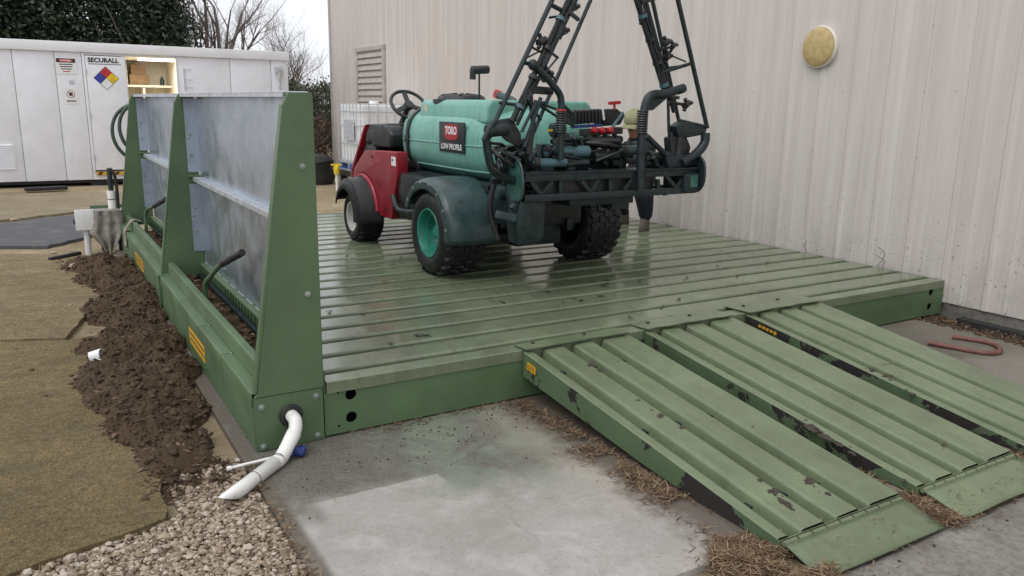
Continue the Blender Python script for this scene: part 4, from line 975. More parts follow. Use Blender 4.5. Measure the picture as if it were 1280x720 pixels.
def evergreen(x, y, c, rad, n_, seed, label):
    rnd = random.Random(seed); t = empty('evergreen_tree', (x, y, -.03), label, 'tree', 'trees behind the container')
    tr_ = MB(); branch(tr_, Vector((x, y, -.05)), (0, 0, 1), c[2], .2, 2, rnd, .6); tr_.build('trunk', M['bark'], t)
    cr_ = MB(); leaves(cr_, c, rad, int(n_*1.8), .135, rnd, .30); cr_.build('crown', M['leaf'], t, smooth=0)
evergreen(-1.9, 21, (-1.9, 21, 4.1), (2.5, 2.0, 3.3), 26000, 1, 'dense dark evergreen tree behind the louvred end of the container')
evergreen(.9, 20.3, (.8, 20.3, 3.7), (2.1, 1.8, 2.9), 26000, 2, 'dark evergreen tree behind the container doorway')
evergreen(2.35, 22.5, (2.3, 22.5, 3.2), (1.3, 1.2, 2.2), 9000, 6, 'smaller thin evergreen between the dark evergreens and bare trees')
def bare(x, y, hgt, seed, label, lean=(0, 0, 1), r=.13, depth=5, spread=.55, twin=False):
    rnd = random.Random(seed); t = empty('bare_tree', (x, y, -.03), label, 'tree', 'bare trees behind the container')
    tr_ = MB(); base = Vector((x, y, -.08)); fork = base+Vector((0, 0, hgt*.26)); tr_.tube([base, base+Vector((.02, 0, hgt*.13)), fork], [r*1.25, r*1.1, r], 8, cap=False); tr_.build('trunk', M['bark'], t)
    cr_ = MB()
    for k in range(4 if not twin else 3):
        a = k*2.1+rnd.uniform(-.4, .4) if not twin else k*3.14+.2; d = Vector((math.cos(a)*.42, math.sin(a)*.42, 1))+Vector(lean)*.2
        branch(cr_, fork, d, hgt*.40, r*.72, depth, rnd, spread, (2, 3), .12)
    cr_.build('crown', M['twig'], t, smooth=60)
bare(3.95, 20.5, 6.6, 12, 'bare forked tree with thick pale limbs above the container roof', r=.12, depth=6, twin=True)
bare(3.0, 24, 5.6, 13, 'bare twiggy tree just behind the thin evergreen', r=.09, depth=6)
bare(6.4, 23.5, 4.6, 14, 'slender bare tree beside the corner of the ribbed building', r=.07, depth=5)
bare(5.1, 26.5, 5.4, 15, 'farther bare tree seen through the forked one', r=.08, depth=6)
bare(7.7, 27.0, 4.4, 19, 'low bare tree far behind the hedge shrubs', r=.06)
for i, (x, y, h_, mt, lab) in enumerate([(4.75, 18.2, 2.1, 'leaf2', 'green bushy shrub at the end of the container'), (5.8, 18.8, 2.35, 'leaf2', 'taller green shrub between the container and the building corner'), (5.25, 17.2, 1.5, 'litter', 'brown twiggy shrub before the green shrubs'), (6.8, 19.5, 2.2, 'leaf2', 'green shrub half hidden by the building corner')]):
    rnd = random.Random(40+i); t = empty('hedge_shrub', (x, y, -.03), lab, 'shrub', 'shrubs by the container end')
    st2 = MB()
    for k in range(16 if mt != 'litter' else 34): branch(st2, Vector((x+rnd.uniform(-.35, .35), y+rnd.uniform(-.3, .3), -.05)), (rnd.gauss(0, .3), rnd.gauss(0, .3), 1), h_*.62, .012, 2, rnd, .5)
    st2.build('stems', M['twig'], t, smooth=60)
    cr_ = MB(); leaves(cr_, (x, y, h_*.52), (.75, .6, h_*.45), 7000 if mt != 'litter' else 2600, .085, rnd, .16); cr_.build('crown', M[mt], t, smooth=0)
# far wood behind everything: one mass of leafless trees
fw = MB(); rnd = random.Random(77)
for i in range(150):
    x = rnd.uniform(-12, 30); y = rnd.uniform(42, 60); h_ = rnd.uniform(2.2, 5.0)
    branch(fw, Vector((x, y, -.1)), (rnd.gauss(0, .08), 0, 1), h_*.62, .05, 2, rnd, .5, (3, 4), .2, 4)
tag(fw.build('far_wood', M['twig'], smooth=60), 'grey leafless wood in the far distance', 'wood', kind='stuff')
hb = empty('far_house', (10.6, 36, 0), 'small far brick house behind the shrubs', 'house')
MB().box((9.4, 36, -.05), (11.8, 41, 1.9)).build('wall', M['brick'], hb); MB().prism([(9.2, 35.8, 1.9), (12.0, 35.8, 1.9), (10.6, 35.8, 2.6)], (0, 5.4, 0)).build('roof', M['found'], hb); MB().box((10.1, 35.97, .9), (10.7, 35.999, 1.6)).build('window', M['darkmetal'], hb)
for i, (z_, lab) in enumerate([(9.55, 'upper overhead wire crossing the white sky'), (9.25, 'lower overhead wire crossing the white sky')]):
    tag(MB().tube([(-40+k*4, 44, z_+.004*(k-14)**2*.6) for k in range(30)], .018, 5).build('overhead_wire', M['rubber']), lab, 'wire', 'overhead wires')

# ================================================================== SPRAYER VEHICLE
XC, YR, YF = 2.725, 2.06, 3.85
sv = empty('spray_vehicle', (XC, 2.8, H), 'red utility vehicle carrying a teal spray tank and folded black booms', 'sprayer')
def wheel(xo, y, r, w, rimr, side, rim_mat, lugs):
    z = H+r-.006; ax = (side, 0, 0); c = Vector((xo, y, z))           # xo: outer face; axis points outward
    P = [(rimr, -.03), (rimr+.02, -.004), (r*.72, .012), (r*.87, .004), (r*.95, -.022), (r-.008, -.06), (r, -w*.35), (r+.002, -w*.5), (r, -w*.65), (r-.008, -w+.06), (r*.95, -w+.022), (r*.87, -w-.004), (r*.72, -w-.012), (rimr+.02, -w+.004), (rimr, -w+.03)]
    ty = MB().lathe(P, c, ax, 48, close=True).build('wheel', M['tyre'], sv, recalc=True)
    tr_ = MB(); axv = Vector(ax)
    for i in range(lugs):
        for row, (o_, wd, tw) in enumerate(((-.055, .07, .35), (-w*.36, .06, -.3), (-w*.5, .045, .2), (-w*.64, .06, .3), (-w+.055, .07, -.35))):
            a = 2*math.pi*(i+.5*(row % 2))/lugs; e = Vector((0, math.cos(a), math.sin(a))); tg = Vector((0, -math.sin(a), math.cos(a)))
            rr_ = r-.004 if row in (0, 4) else r+.001; ctr = c+axv*o_+e*rr_; u = (axv+tg*tw).normalized(); v = u.cross(e).normalized(); L = math.pi*r/lugs*.62
            vs = [ctr+u*su*wd/2*k+v*sv_*L*k+e*h for h, k in ((-.012, 1.15), (.010, .9)) for su, sv_ in ((-1, -1), (1, -1), (1, 1), (-1, 1))]
            tr_.add(vs, [(4, 5, 6, 7), (0, 1, 5, 4), (1, 2, 6, 5), (2, 3, 7, 6), (3, 0, 4, 7)])
    tr_.build('tread', M['tyre'], ty, smooth=30)
    MB().lathe([(rimr+.022, -.006), (rimr+.018, .002), (rimr+.004, -.002), (rimr-.006, -.03), (rimr*.93, -.06), (rimr*.80, -.065), (rimr*.76, -.13), (rimr*.60, -.15), (rimr*.50, -.13), (rimr*.34, -.125), (rimr*.32, -.07), (rimr*.24, -.062), (0, -.06)], c, ax, 36, cap=False).build('rim', rim_mat, ty, recalc=False, smooth=50)
    for k in range(5):
        a = 2*math.pi*k/5+.4; q = c+Vector((0, math.cos(a), math.sin(a)))*rimr*.45+axv*-.13; MB().cyl(q, q+axv*.016, .011, 6).build('wheel_nut', M['steel'], ty)
    return ty
wheel(1.85, YR, .34, .36, .175, -1, M['rim_teal'], 22); wheel(3.60, YR+.08, .34, .36, .175, 1, M['rim_teal'], 22)
wheel(1.87, YF, .245, .25, .125, -1, M['rimwhite'], 20); wheel(3.58, YF, .245, .25, .125, 1, M['rimwhite'], 20)
def part(name, mb, mt, par=None, **kw): return mb.build(name, M[mt], par or sv, **kw)
# chassis
for x_ in (2.42, 2.98): part('frame_rail', MB().box((x_-.03, 1.72, .62), (x_+.03, 4.25, .72)), 'darkmetal', bev=.006)
part('rear_axle', MB().cyl((2.2, YR, .625), (3.25, YR, .625), .06, 14), 'darkmetal'); part('gearbox', MB().box((2.5, 1.8, .50), (2.95, 2.35, .80)), 'darkmetal', bev=.03)
part('front_axle', MB().cyl((2.05, YF, .53), (3.4, YF, .53), .035, 12), 'darkmetal'); part('floor_pan', MB().box((2.06, 3.0, .60), (3.39, 4.3, .64)), 'darkmetal', bev=.01)
part('engine_block', MB().box((2.33, 1.75, .66), (3.12, 2.95, 1.0)), 'black', bev=.04)
part('tank_cradle', MB().box((2.20, 1.66, .96), (3.25, 3.2, 1.03)), 'darkmetal', bev=.015)
part('side_box', MB().prism([(2.02, 2.62, .63), (2.02, 3.02, .60), (2.02, 3.05, .98), (2.02, 2.95, 1.02), (2.02, 2.6, 1.0)], (.35, 0, 0)), 'black', bev=.02, recalc=True)
part('sill_tube', MB().tube(smoothpts([(1.97, 2.55, .72), (1.97, 2.9, .70), (2.0, 3.1, .80)]), .025, 10), 'darkmetal')
# rear fenders: arched sheet with a turned-down outer edge
for sx in (-1, 1):
    xo = XC+sx*.885; xi = XC+sx*.50; rf = .415
    prof = [(xo+sx*.012, rf-.075), (xo+sx*.012, rf-.02), (xo-sx*.01, rf), (xo-sx*.06, rf+.012), ((xo+xi)/2, rf+.02), (xi, rf+.012), (xi, rf-.03)]
    def fz(u, v):
        a = R_((-8 if sx < 0 else 60)+(166 if sx < 0 else 98)*u); t = v*(len(prof)-1); i = min(int(t), len(prof)-2); k = t-i
        x = prof[i][0]*(1-k)+prof[i+1][0]*k; r = prof[i][1]*(1-k)+prof[i+1][1]*k
        flat = 1-.05*max(0, math.sin(a))**4
        return (x, YR+.0-math.cos(a)*r*1.03, .645+math.sin(a)*r*flat)
    part('rear_fender', MB().grid(fz, 30, 18), 'fender', solid=.012, recalc=True)
    part('fender_bracket', MB().bar((xi, YR, 1.0), (XC+sx*.3, YR, .85), .05), 'darkmetal')
# tank
def tank_pt(u, v, a=.56, b=.325, zc=1.30, y0=1.60, y1=3.58, ne=3.0, nc=2.9):
    t = 2*v-1; t = math.copysign(abs(t)**.7, t); s_ = max(0, 1-abs(t)**6.5)**(1/2.4)
    th = 2*math.pi*u; c_, s2 = math.cos(th), math.sin(th)
    x = math.copysign(abs(c_)**(2/nc), c_)*a*s_; z = math.copysign(abs(s2)**(2/nc), s2)*b*s_
    y = (y0+y1)/2+t*(y1-y0)/2
    return (XC+x, y, zc+z)
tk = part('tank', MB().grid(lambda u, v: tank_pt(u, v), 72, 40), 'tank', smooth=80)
part('tank_saddle', MB().prism([(XC-.50, 1.80, 1.47), (XC-.49, 1.80, 1.60), (XC-.455, 1.80, 1.652), (XC+.455, 1.80, 1.652), (XC+.49, 1.80, 1.60), (XC+.50, 1.80, 1.47)], (0, 1.22, 0)), 'tank', tk, bev=.03, seg=4, recalc=True)
part('saddle_label', MB().box((XC-.4935, 2.86, 1.555), (XC-.4895, 2.94, 1.60)), 'stainlabel', tk)
def tank_ring(vv, k=.012):
    yc, hy = 2.59, .99; t = (vv-yc)/hy; w = math.copysign(abs(t)**(1/.7), t); out = []
    for i in range(72):
        p = Vector(tank_pt(i/72, (w+1)/2)); d = Vector((p.x-XC, 0, p.z-1.30)); out.append(p+d.normalized()*k)
    return out
for vv in (3.14,):
    ra, rb = tank_ring(vv-.03), tank_ring(vv+.03)
    part('tank_strap', MB().add(ra+rb, [(i, (i+1) % 72, 72+(i+1) % 72, 72+i) for i in range(72)]), 'black', tk, solid=.010, recalc=True)
part('strap_clamp', MB().box((XC-.58, 3.10, 1.27), (XC-.53, 3.18, 1.34)), 'black', tk, bev=.008)
XS = XC-.566
bdg = part('tank_badge', MB().box((XS-.003, 2.03, 1.235), (XS+.012, 2.475, 1.475)), 'black', tk, bev=.004)
part('badge_field', MB().prism([(XS-.0045, 2.14+.0, 1.355), (XS-.0045, 2.17, 1.335), (XS-.0045, 2.34, 1.335), (XS-.0045, 2.37, 1.355), (XS-.0045, 2.37, 1.44), (XS-.0045, 2.34, 1.455), (XS-.0045, 2.17, 1.455), (XS-.0045, 2.14, 1.44)], (.001, 0, 0)), 'redpart', bdg)
text_mb('TORO', .085, (XS-.005, 2.255, 1.405), (0, -1, 0), (0, 0, 1), ext=.001, bold=.003, xs=.85).build('badge_lettering', M['whiteink'], bdg, smooth=0)
text_mb('LOW PROFILE', .062, (XS-.005, 2.25, 1.278), (0, -1, 0), (0, 0, 1), ext=.001, bold=.0015, xs=.95).build('badge_lettering', M['whiteink'], bdg, smooth=0)
pc = ony(577, 121, 2.72)
ld = part('tank_lid', MB().lathe([(.25, -.05), (.25, .018), (.21, .022), (.20, .045), (.17, .06), (.06, .065), (0, .066)], (pc.x, 2.72, 1.635), (0, 0, 1), 32), 'black', tk)
for k in range(6): a = k*math.pi/3; part('lid_rib', MB().bar((pc.x+.05*math.cos(a), 2.72+.05*math.sin(a), 1.70), (pc.x+.19*math.cos(a), 2.72+.19*math.sin(a), 1.685), .03, .02), 'black', ld)
q = ony(599, 122, 2.4); q2 = ony(599, 88, 2.4)
ms = part('mast', MB().cyl(q-Vector((0, 0, .05)), q2, .008, 8), 'darkmetal')
part('mast_head', MB().cyl(q2+Vector((-.07, 0, 0)), q2+Vector((.085, 0, .01)), .034, 12), 'black', ms, bev=.006); part('mast_nozzle', MB().cyl(q2+Vector((-.06, 0, 0)), q2+Vector((-.06, 0, -.075)), .026, 10), 'black', ms)
part('filler_pipe', MB().tube(smoothpts([ony(622, 118, 2.2), ony(632, 122, 2.1), ony(642, 127, 2.0), ony(648, 140, 1.95)]), .03, 12), 'fender'); part('filler_cap', MB().cyl(ony(619, 117, 2.2), ony(625, 119, 2.2), .035, 10), 'redpart')
# mould seam, recessed band and fasteners on the tank and guards
for zz, nm in ((1.30, 'mould_seam'), (1.10, 'tank_rib')):
    P = []
    for i in range(41):
        v_ = .06+.88*i/40; best = min((Vector(tank_pt(.5+k/200*.25, v_)) for k in range(-100, 101)), key=lambda p: abs(p.z-zz)); P.append(best+Vector((-.001, 0, 0)))
    part(nm, MB().tube(P, .006 if zz > 1.2 else .009, 6), 'tank', tk)
for i in range(7):
    a = R_(8+i*23); part('guard_bolt', MB().lathe([(.013, 0), (.013, .006), (.006, .010), (0, .0105)], (XC-.897, YR-math.cos(a)*.385, .645+math.sin(a)*.372), (-1, 0, 0), 8), 'steel')
for y_, z_ in ((3.10, .70), (3.10, 1.12), (3.6, 1.12), (3.30, .66)): part('panel_bolt', MB().lathe([(.012, 0), (.012, .005), (0, .009)], (XC-.7255, y_, z_), (-1, 0, 0), 8), 'black')
# cab front: red side bodies, hood, dash, wheel, seats
def arch(cy, cz, r, a0, a1, n_=14): return [(cy+r*math.cos(R_(a0+(a1-a0)*i/n_)), cz+r*math.sin(R_(a0+(a1-a0)*i/n_))) for i in range(n_+1)]
for sx in (-1, 1):
    xa = XC+sx*.725
    poly = [(3.16, .58), (3.06, .86), (3.00, 1.0), (3.02, 1.195), (3.55, 1.18), (3.80, 1.165), (4.10, .98), (4.14, .90)]+arch(YF, .55, .40, 52, 176)+[(3.44, .58)]
    part('side_body', MB().prism([(xa, y_, z_) for y_, z_ in poly], (-sx*.11, 0, 0)), 'red', bev=.022, seg=3, recalc=True)
    # arch trim and black mudguard over the front wheel
    part('arch_trim', MB().tube([(xa+sx*.005, y_, z_) for y_, z_ in arch(YF, .55, .375, 30, 170, 20)], .022, 8), 'red')
    xo = XC+sx*.905
    def mg(u, v):
        a = R_(18+172*u); x = xo+sx*.02-sx*.25*v if v > .0 else xo+sx*.02; r = .335+(.0 if v > .12 else -.09*(1-v/.12))+.03*v
        return (x, YF+math.cos(a)*r*1.04, .555+math.sin(a)*r)
    part('front_mudguard', MB().grid(mg, 26, 14), 'black', solid=.012, recalc=True)
part('body_sticker', MB().box((XC-.7275, 3.03, 1.07), (XC-.7255, 3.13, 1.15)), 'whiteink')
hood = [(4.03, 1.41), (4.09, 1.39), (4.50, .93), (4.52, .62), (4.46, .62), (4.44, .92)]
part('hood', MB().prism([(XC-.62, y_, z_) for y_, z_ in hood], (1.24, 0, 0)), 'red', bev=.015, recalc=True)
dash = [(3.46, 1.20), (3.44, 1.33), (3.50, 1.385), (3.62, 1.42), (3.98, 1.415), (4.05, 1.36), (4.12, 1.24), (4.05, 1.20), (3.98, 1.24), (3.9, 1.20)]
ds = part('dash', MB().prism([(XC-.60, y_, z_) for y_, z_ in dash], (1.20, 0, 0)), 'black', bev=.03, seg=3, recalc=True)
part('dash_label', MB().prism([(XC-.56, 3.62, 1.424), (XC-.34, 3.62, 1.424), (XC-.34, 3.84, 1.418), (XC-.56, 3.84, 1.418)], (0, 0, .003)), 'stainlabel', ds)
part('dash_panel', MB().prism([(XC-.58, 3.85, .62), (XC-.58, 3.88, 1.22), (XC-.58, 4.12, 1.24), (XC-.58, 4.42, .92), (XC-.58, 4.42, .62)], (1.16, 0, 0)), 'black', bev=.02, recalc=True)
c = ony(511, 131, 3.5); nrm = Vector((0, -.72, .69)); xx = Vector((1, 0, 0)); yy_ = nrm.cross(xx)
sw = part('steering_wheel', MB().tube([c+(xx*math.cos(2*math.pi*i/40)+yy_*math.sin(2*math.pi*i/40))*.172 for i in range(40)], .016, 10, closed=True), 'black')
for a in (90, 210, 330): part('spoke', MB().bar(c, c+(xx*math.cos(R_(a))+yy_*math.sin(R_(a)))*.17, .045, .014, up=nrm), 'black', sw)
part('wheel_hub', MB().cyl(c-nrm*.03, c+nrm*.015, .045, 14), 'black', sw); part('steering_column', MB().cyl(c-nrm*.02, c-nrm*.42, .026, 10), 'black')
for sx in (-1, 1):
    xs = XC+sx*.3; s_ = part('seat', MB().box((xs-.23, 3.02, 1.02), (xs+.23, 3.36, 1.13)), 'black', bev=.04, seg=3); part('seat_base', MB().box((xs-.2, 3.05, .64), (xs+.2, 3.40, 1.02)), 'darkmetal', s_)
# ------------------------------------------------ boom gear at the rear
YB = .95
def B(px, py, dy=0.): return ony(px, py, YB+dy)
def tb(name, pts, r, mt='boom', dy=0., n=8, par=None, sm=0):
    P = [B(p[0], p[1], dy+(p[2] if len(p) > 2 else 0)) for p in pts]
    return part(name, MB().tube(smoothpts(P, sm) if sm else P, r, n), mt, par)
def bb(name, a, b, w, h, mt='boom', dy=0., par=None, bev=.004): return part(name, MB().bar(B(*a, dy), B(*b, dy), w, h), mt, par, bev=bev)
zt_, zb_ = 1.145, 1.0
xl, xr = 2.04, 3.585
for dy in (0, .2):
    part('centre_chord', MB().box((xl, YB+dy-.025, zt_-.03), (xr, YB+dy+.025, zt_+.022)), 'boom', bev=.005)
    part('centre_chord', MB().box((xl, YB+dy-.025, zb_-.02), (xr, YB+dy+.025, zb_+.028)), 'boom', bev=.005)
part('chord_lip', MB().box((xl-.01, YB-.045, zt_+.0225), (xr, YB+.10, zt_+.031)), 'boom')
part('back_panel', MB().box((xl+.1, YB+.03, zb_+.02), (3.2, YB+.045, zt_-.03)), 'black')
for a, b in (((664, 228), (677, 244)), ((677, 244), (691, 227)), ((727, 226), (738, 241)), ((738, 241), (748, 224)), ((780, 238), (792, 221)), ((832, 219), (845, 235)), ((845, 235), (858, 218))):
    bb('web', a, b, .014, .030, dy=-.012)
for px in (700, 762, 822): bb('upright', (px, 224), (px, 244), .03, .03)
# end plates
def oval(x, y0, y1, z0, z1, tilt=.0, n_=24):
    out = []
    for i in range(n_):
        a = 2*math.pi*i/n_; c_, s_ = math.cos(a), math.sin(a)
        out.append((x, (y0+y1)/2+math.copysign(abs(c_)**.75, c_)*(y1-y0)/2+tilt*s_, (z0+z1)/2+math.copysign(abs(s_)**.75, s_)*(z1-z0)/2))
    return out
ov = oval(2.005, .90, 1.13, .985, 1.27, .02); ep = part('end_plate', MB().prism(ov, (.012, 0, 0)), 'teal', recalc=True)
part('plate_rim', MB().tube(ov, .010, 6, closed=True), 'fender', ep)
ov = oval(3.60, .86, 1.16, .985, 1.27); ep = part('end_plate', MB().prism(ov, (.014, 0, 0)), 'boom', recalc=True); part('plate_rim', MB().tube(ov, .012, 6, closed=True), 'boom', ep)
part('plate_label', MB().box((3.50, YB-.0475, 1.03), (3.575, YB-.0455, 1.12)), 'teal', ep)
part('end_housing', MB().box((3.44, YB-.045, .99), (3.60, YB+.2, 1.135)), 'boom', bev=.02)
part('valance', MB().box((2.45, YB+.03, .925), (3.02, YB+.26, .985)), 'darkmetal', bev=.01)
part('lower_bracket', MB().box((2.84, YB+.05, .88), (3.0, YB+.2, .975)), 'boom', bev=.01)
part('knob', MB().cyl(B(831, 244), B(831, 238), .022, 10), 'black'); 
# mud flap box and its arm, lift arms
part('lift_plate', MB().prism([B(650, 252), B(682, 250), B(680, 296), B(672, 306), B(648, 306), B(646, 285)], (0, .14, 0)), 'darkmetal', bev=.012, recalc=True)
bb('lift_arm', (622, 268), (660, 276), .07, .05, 'fender', .05); bb('lift_arm', (640, 262), (652, 248), .05, .04, 'darkmetal', .05)
for x_ in (2.35, 3.05): part('lift_link', MB().bar((x_, 1.05, 1.06), (x_, 1.75, .98), .06, .06), 'darkmetal', bev=.006); part('lift_mast', MB().box((x_-.035, 1.16, .95), (x_+.035, 1.24, 1.35)), 'darkmetal', bev=.006)
part('rear_frame', MB().box((2.30, 1.25, .90), (3.20, 1.55, 1.12)), 'black', bev=.03); part('pump_box', MB().box((2.3, 1.22, 1.12), (3.12, 1.6, 1.30)), 'darkmetal', bev=.03)
# wings: ladder trusses folded up, leaning inward
def lerp2(p, q, py): k = (py-p[1])/(q[1]-p[1]); return (p[0]+(q[0]-p[0])*k, py)
def wing(chords, rungs, flip):
    wg = None
    for i, (p, q, r, dy) in enumerate(chords):
        a = B(*p, dy); b = B(*q, dy); e = a+(b-a)*2.25
        m_ = MB().tube([a, b, e], r*1.22, 8)
        if wg is None: wg = part('boom_wing', m_, 'boom')
        else: part('wing_chord', m_, 'boom', wg)
    for (a, b, r, d0, d1) in rungs: part('wing_rung', MB().cyl(B(*a, d0), B(*b, d1), r, 7), 'boom', wg)
    for ci, (off, rr_) in enumerate(((.020, .009), (-.020, .007))):
        p, q, r, dy = chords[1]; a = B(*p, dy); b = B(*q, dy); P = []
        for i in range(26):
            t = 2.2*i/25; P.append(a+(b-a)*t+Vector((off+.008*math.sin(i*1.9+ci), -.022-.006*math.cos(i*1.3), 0)))
        part('spray_hose', MB().tube(smoothpts(P, 3), rr_, 6), 'rubber', wg)
    p, q, r, dy = chords[1]; a = B(*p, dy); b = B(*q, dy); d_ = (b-a).normalized()
    for i in range(9): c = a+(b-a)*(.12+i*.24); part('hose_clamp', MB().cyl(c-d_*.012+Vector((0, -.01, 0)), c+d_*.012+Vector((0, -.01, 0)), .034, 10), 'black' if i % 3 else 'bluegrey', wg)
    # the same ladder pattern continues above the picture
    a0, b0 = [B(*chords[0][k], chords[0][3]) for k in (0, 1)]; a1, b1 = [B(*chords[1][k], chords[1][3]) for k in (0, 1)]; a2, b2 = [B(*chords[-1][k], chords[-1][3]) for k in (0, 1)]
    for t in (1.15, 1.4, 1.65, 1.9, 2.2):
        p0, p1, p2 = a0+(b0-a0)*t, a1+(b1-a1)*t, a2+(b2-a2)*t
        part('wing_rung', MB().cyl(p0, p1, .010, 7), 'boom', wg); part('wing_rung', MB().cyl(p1, p2, .010, 7), 'boom', wg)
        part('wing_rung', MB().cyl(p0, a1+(b1-a1)*(t+.2), .007, 6), 'boom', wg) if t < 2.1 else None
    return wg
cl = [((616, 158), (691, -2), .014, 0), ((640, 152), (711, 0), .017, .0), ((646, 156), (720, 0), .011, .05), ((664, 172), (739, -2), .012, .16)]
wl = wing(cl, [((654, 78), (671, 82), .014, 0, 0), ((657, 73), (679, 62), .006, 0, 0), ((661, 57), (678, 66), .008, 0, 0), ((687, 5), (704, 14), .015, 0, 0), ((687, 22), (712, 18), .008, 0, .1), ((684, 62), (697, 72), .010, 0, .16), ((697, 72), (682, 90), .007, .16, 0), ((682, 82), (694, 100), .008, 0, .16), ((710, 14), (722, 24), .016, 0, .16), ((672, 100), (690, 96), .010, 0, .16), ((624, 128), (652, 132), .011, 0, 0), ((652, 132), (680, 128), .010, 0, .16), ((655, 120), (676, 150), .009, 0, .1)], 1)
cr2 = [((884, 160), (847, -2), .014, 0), ((833, 120), (796, 0), .018, 0), ((843, 140), (806, 0), .016, .06), ((857, 190), (815, -2), .012, .14)]
wr = wing(cr2, [((823, 92), (862, 80), .014, 0, 0), ((838, 69), (857, 77), .006, 0, 0), ((836, 84), (852, 82), .006, 0, .05), ((799, 4), (822, -4), .018, 0, 0), ((822, -4), (846, -8), .010, 0, 0), ((826, 60), (838, 66), .010, 0, .1), ((835, 120), (848, 122), .014, 0, .1), ((848, 150), (882, 158), .012, .1, 0)], -1)
tb('nozzle_stay', [(836, 128), (858, 131)], .012, 'black', .05, 8, wr); tb('nozzle_stay', [(826, 62), (842, 58)], .010, 'black', .04, 8, wr)
def nozzle(par, px, py, dy=0., s_=1.):
    c = B(px, py, dy); b_ = part('nozzle_body', MB().cyl(c+Vector((-.035*s_, -.02, -.01)), c+Vector((.04*s_, .02, .015)), .026*s_, 10), 'black', par, bev=.005)
    m_ = MB()
    for k, a in enumerate((20, 120, 235)): e = Vector((math.cos(R_(a)), -.2, math.sin(R_(a)))); m_.cyl(c, c+e*.052*s_, .014*s_, 8)
    m_.build('nozzle_tips', M['black'], par)
for a in ((677, 52, 0), (716, 10, .1), (683, 94, .1), (703, 40, .1)): nozzle(wl, *a)
for a in ((832, 54, .03), (841, 58, .05, .8), (858, 131, .05), (834, 72, .05, .9), (803, 24, .0, .8)): nozzle(wr, *a)
# folding cradles: bent posts with coiled hose round them
p1 = tb('cradle_post', [(701, 200), (701, 150), (701, 122), (690, 105), (678, 92), (667, 82)], .023, 'boom', -.03, 12, None, 5)
part('cradle_tip', MB().lathe([(0, -.03), (.03, -.02), (.036, 0), (.03, .02), (0, .03)], B(666, 81, -.03), (1, 0, .4), 14), 'boom', p1)
for i in range(10): c = B(701, 138+i*3.0, -.03); part('hose_coil', MB().tube([c+Vector((math.cos(2*math.pi*k/16), math.sin(2*math.pi*k/16), 0))*.030 for k in range(16)], .0075, 6, closed=True), 'redpart' if i in (0,) else 'black', p1)
p2 = tb('cradle_post', [(800, 238), (801, 190), (804, 150), (807, 130), (814, 119), (830, 117), (852, 111)], .031, 'boom', -.04, 12, None, 5)
part('cradle_web', MB().prism([B(808, 138, -.03), B(816, 138, -.03), B(842, 116, -.03), B(815, 118, -.03)], (0, .02, 0)), 'boom', p2, recalc=True)
part('cradle_tip', MB().cyl(B(846, 113, -.04), B(855, 110, -.04), .034, 12), 'boom', p2, bev=.008)
for i in range(10): c = B(803.5-.15*i, 139+i*3.0, -.04); part('hose_coil', MB().tube([c+Vector((math.cos(2*math.pi*k/16), math.sin(2*math.pi*k/16), 0))*.034 for k in range(16)], .008, 6, closed=True), 'black', p2)
# hinges
hl = part('wing_hinge', MB().cyl(B(608, 164), B(634, 161), .042, 16), 'boom', bev=.006)
part('hinge_plate', MB().prism([B(622, 150), B(640, 147), B(652, 168), B(650, 184), B(634, 176), B(624, 166)], (0, .03, 0)), 'black', hl, bev=.008, recalc=True)
tb('hinge_arm', [(611, 168), (608, 176), (613, 205), (622, 218), (650, 228)], .028, 'darkmetal', .06, 10, hl, 4)
tb('hinge_arm', [(604, 175), (612, 160), (618, 152)], .016, 'boom', -.03, 8, hl)
tb('hinge_strut', [(676, 122), (667, 150), (655, 184)], .014, 'boom', -.02, 8, hl); tb('hinge_strut', [(663, 120), (667, 160), (660, 192)], .017, 'black', .05, 8, hl); tb('hinge_strut', [(652, 165), (670, 128)], .011, 'boom', -.04, 8, hl)
bb('hinge_block', (662, 112), (690, 114), .05, .05, 'black', .06, hl, .01)
tb('brace', [(672, 130), (700, 148), (718, 158)], .010, 'boom', .1); tb('brace', [(668, 126), (704, 140), (714, 147)], .009, 'black', .14); tb('brace', [(698, 126), (715, 143)], .016, 'boom', .2)
tb('brace', [(808, 170), (835, 196)], .022, 'boom', .02); tb('brace', [(812, 196), (850, 192)], .03, 'boom', .06)
hr_ = part('wing_hinge', MB().prism([B(846, 158), B(856, 152), B(884, 160), B(882, 168), B(862, 172), B(848, 170)], (0, .10, 0)), 'boom', bev=.01, recalc=True)
tb('hinge_arm', [(882, 166), (880, 180), (868, 194), (852, 204)], .036, 'boom', .0, 12, hr_, 5); tb('hinge_arm', [(838, 165), (843, 195), (852, 206)], .022, 'black', .05, 10, hr_, 4); tb('hinge_arm', [(850, 168), (848, 190), (846, 204)], .030, 'black', .03, 10, hr_, 3); tb('hinge_arm', [(835, 120), (836, 165), (840, 206)], .011, 'boom', .08, 8, hr_)
part('hinge_block', MB().prism([B(838, 172, .03), B(857, 166, .03), B(864, 184, .03), B(858, 206, .03), B(840, 206, .03)], (0, .08, 0)), 'black', hr_, bev=.012, recalc=True)
part('hinge_base', MB().prism([B(833, 196), B(870, 192), B(872, 206), B(836, 212)], (0, .12, 0)), 'boom', hr_, bev=.012, recalc=True)
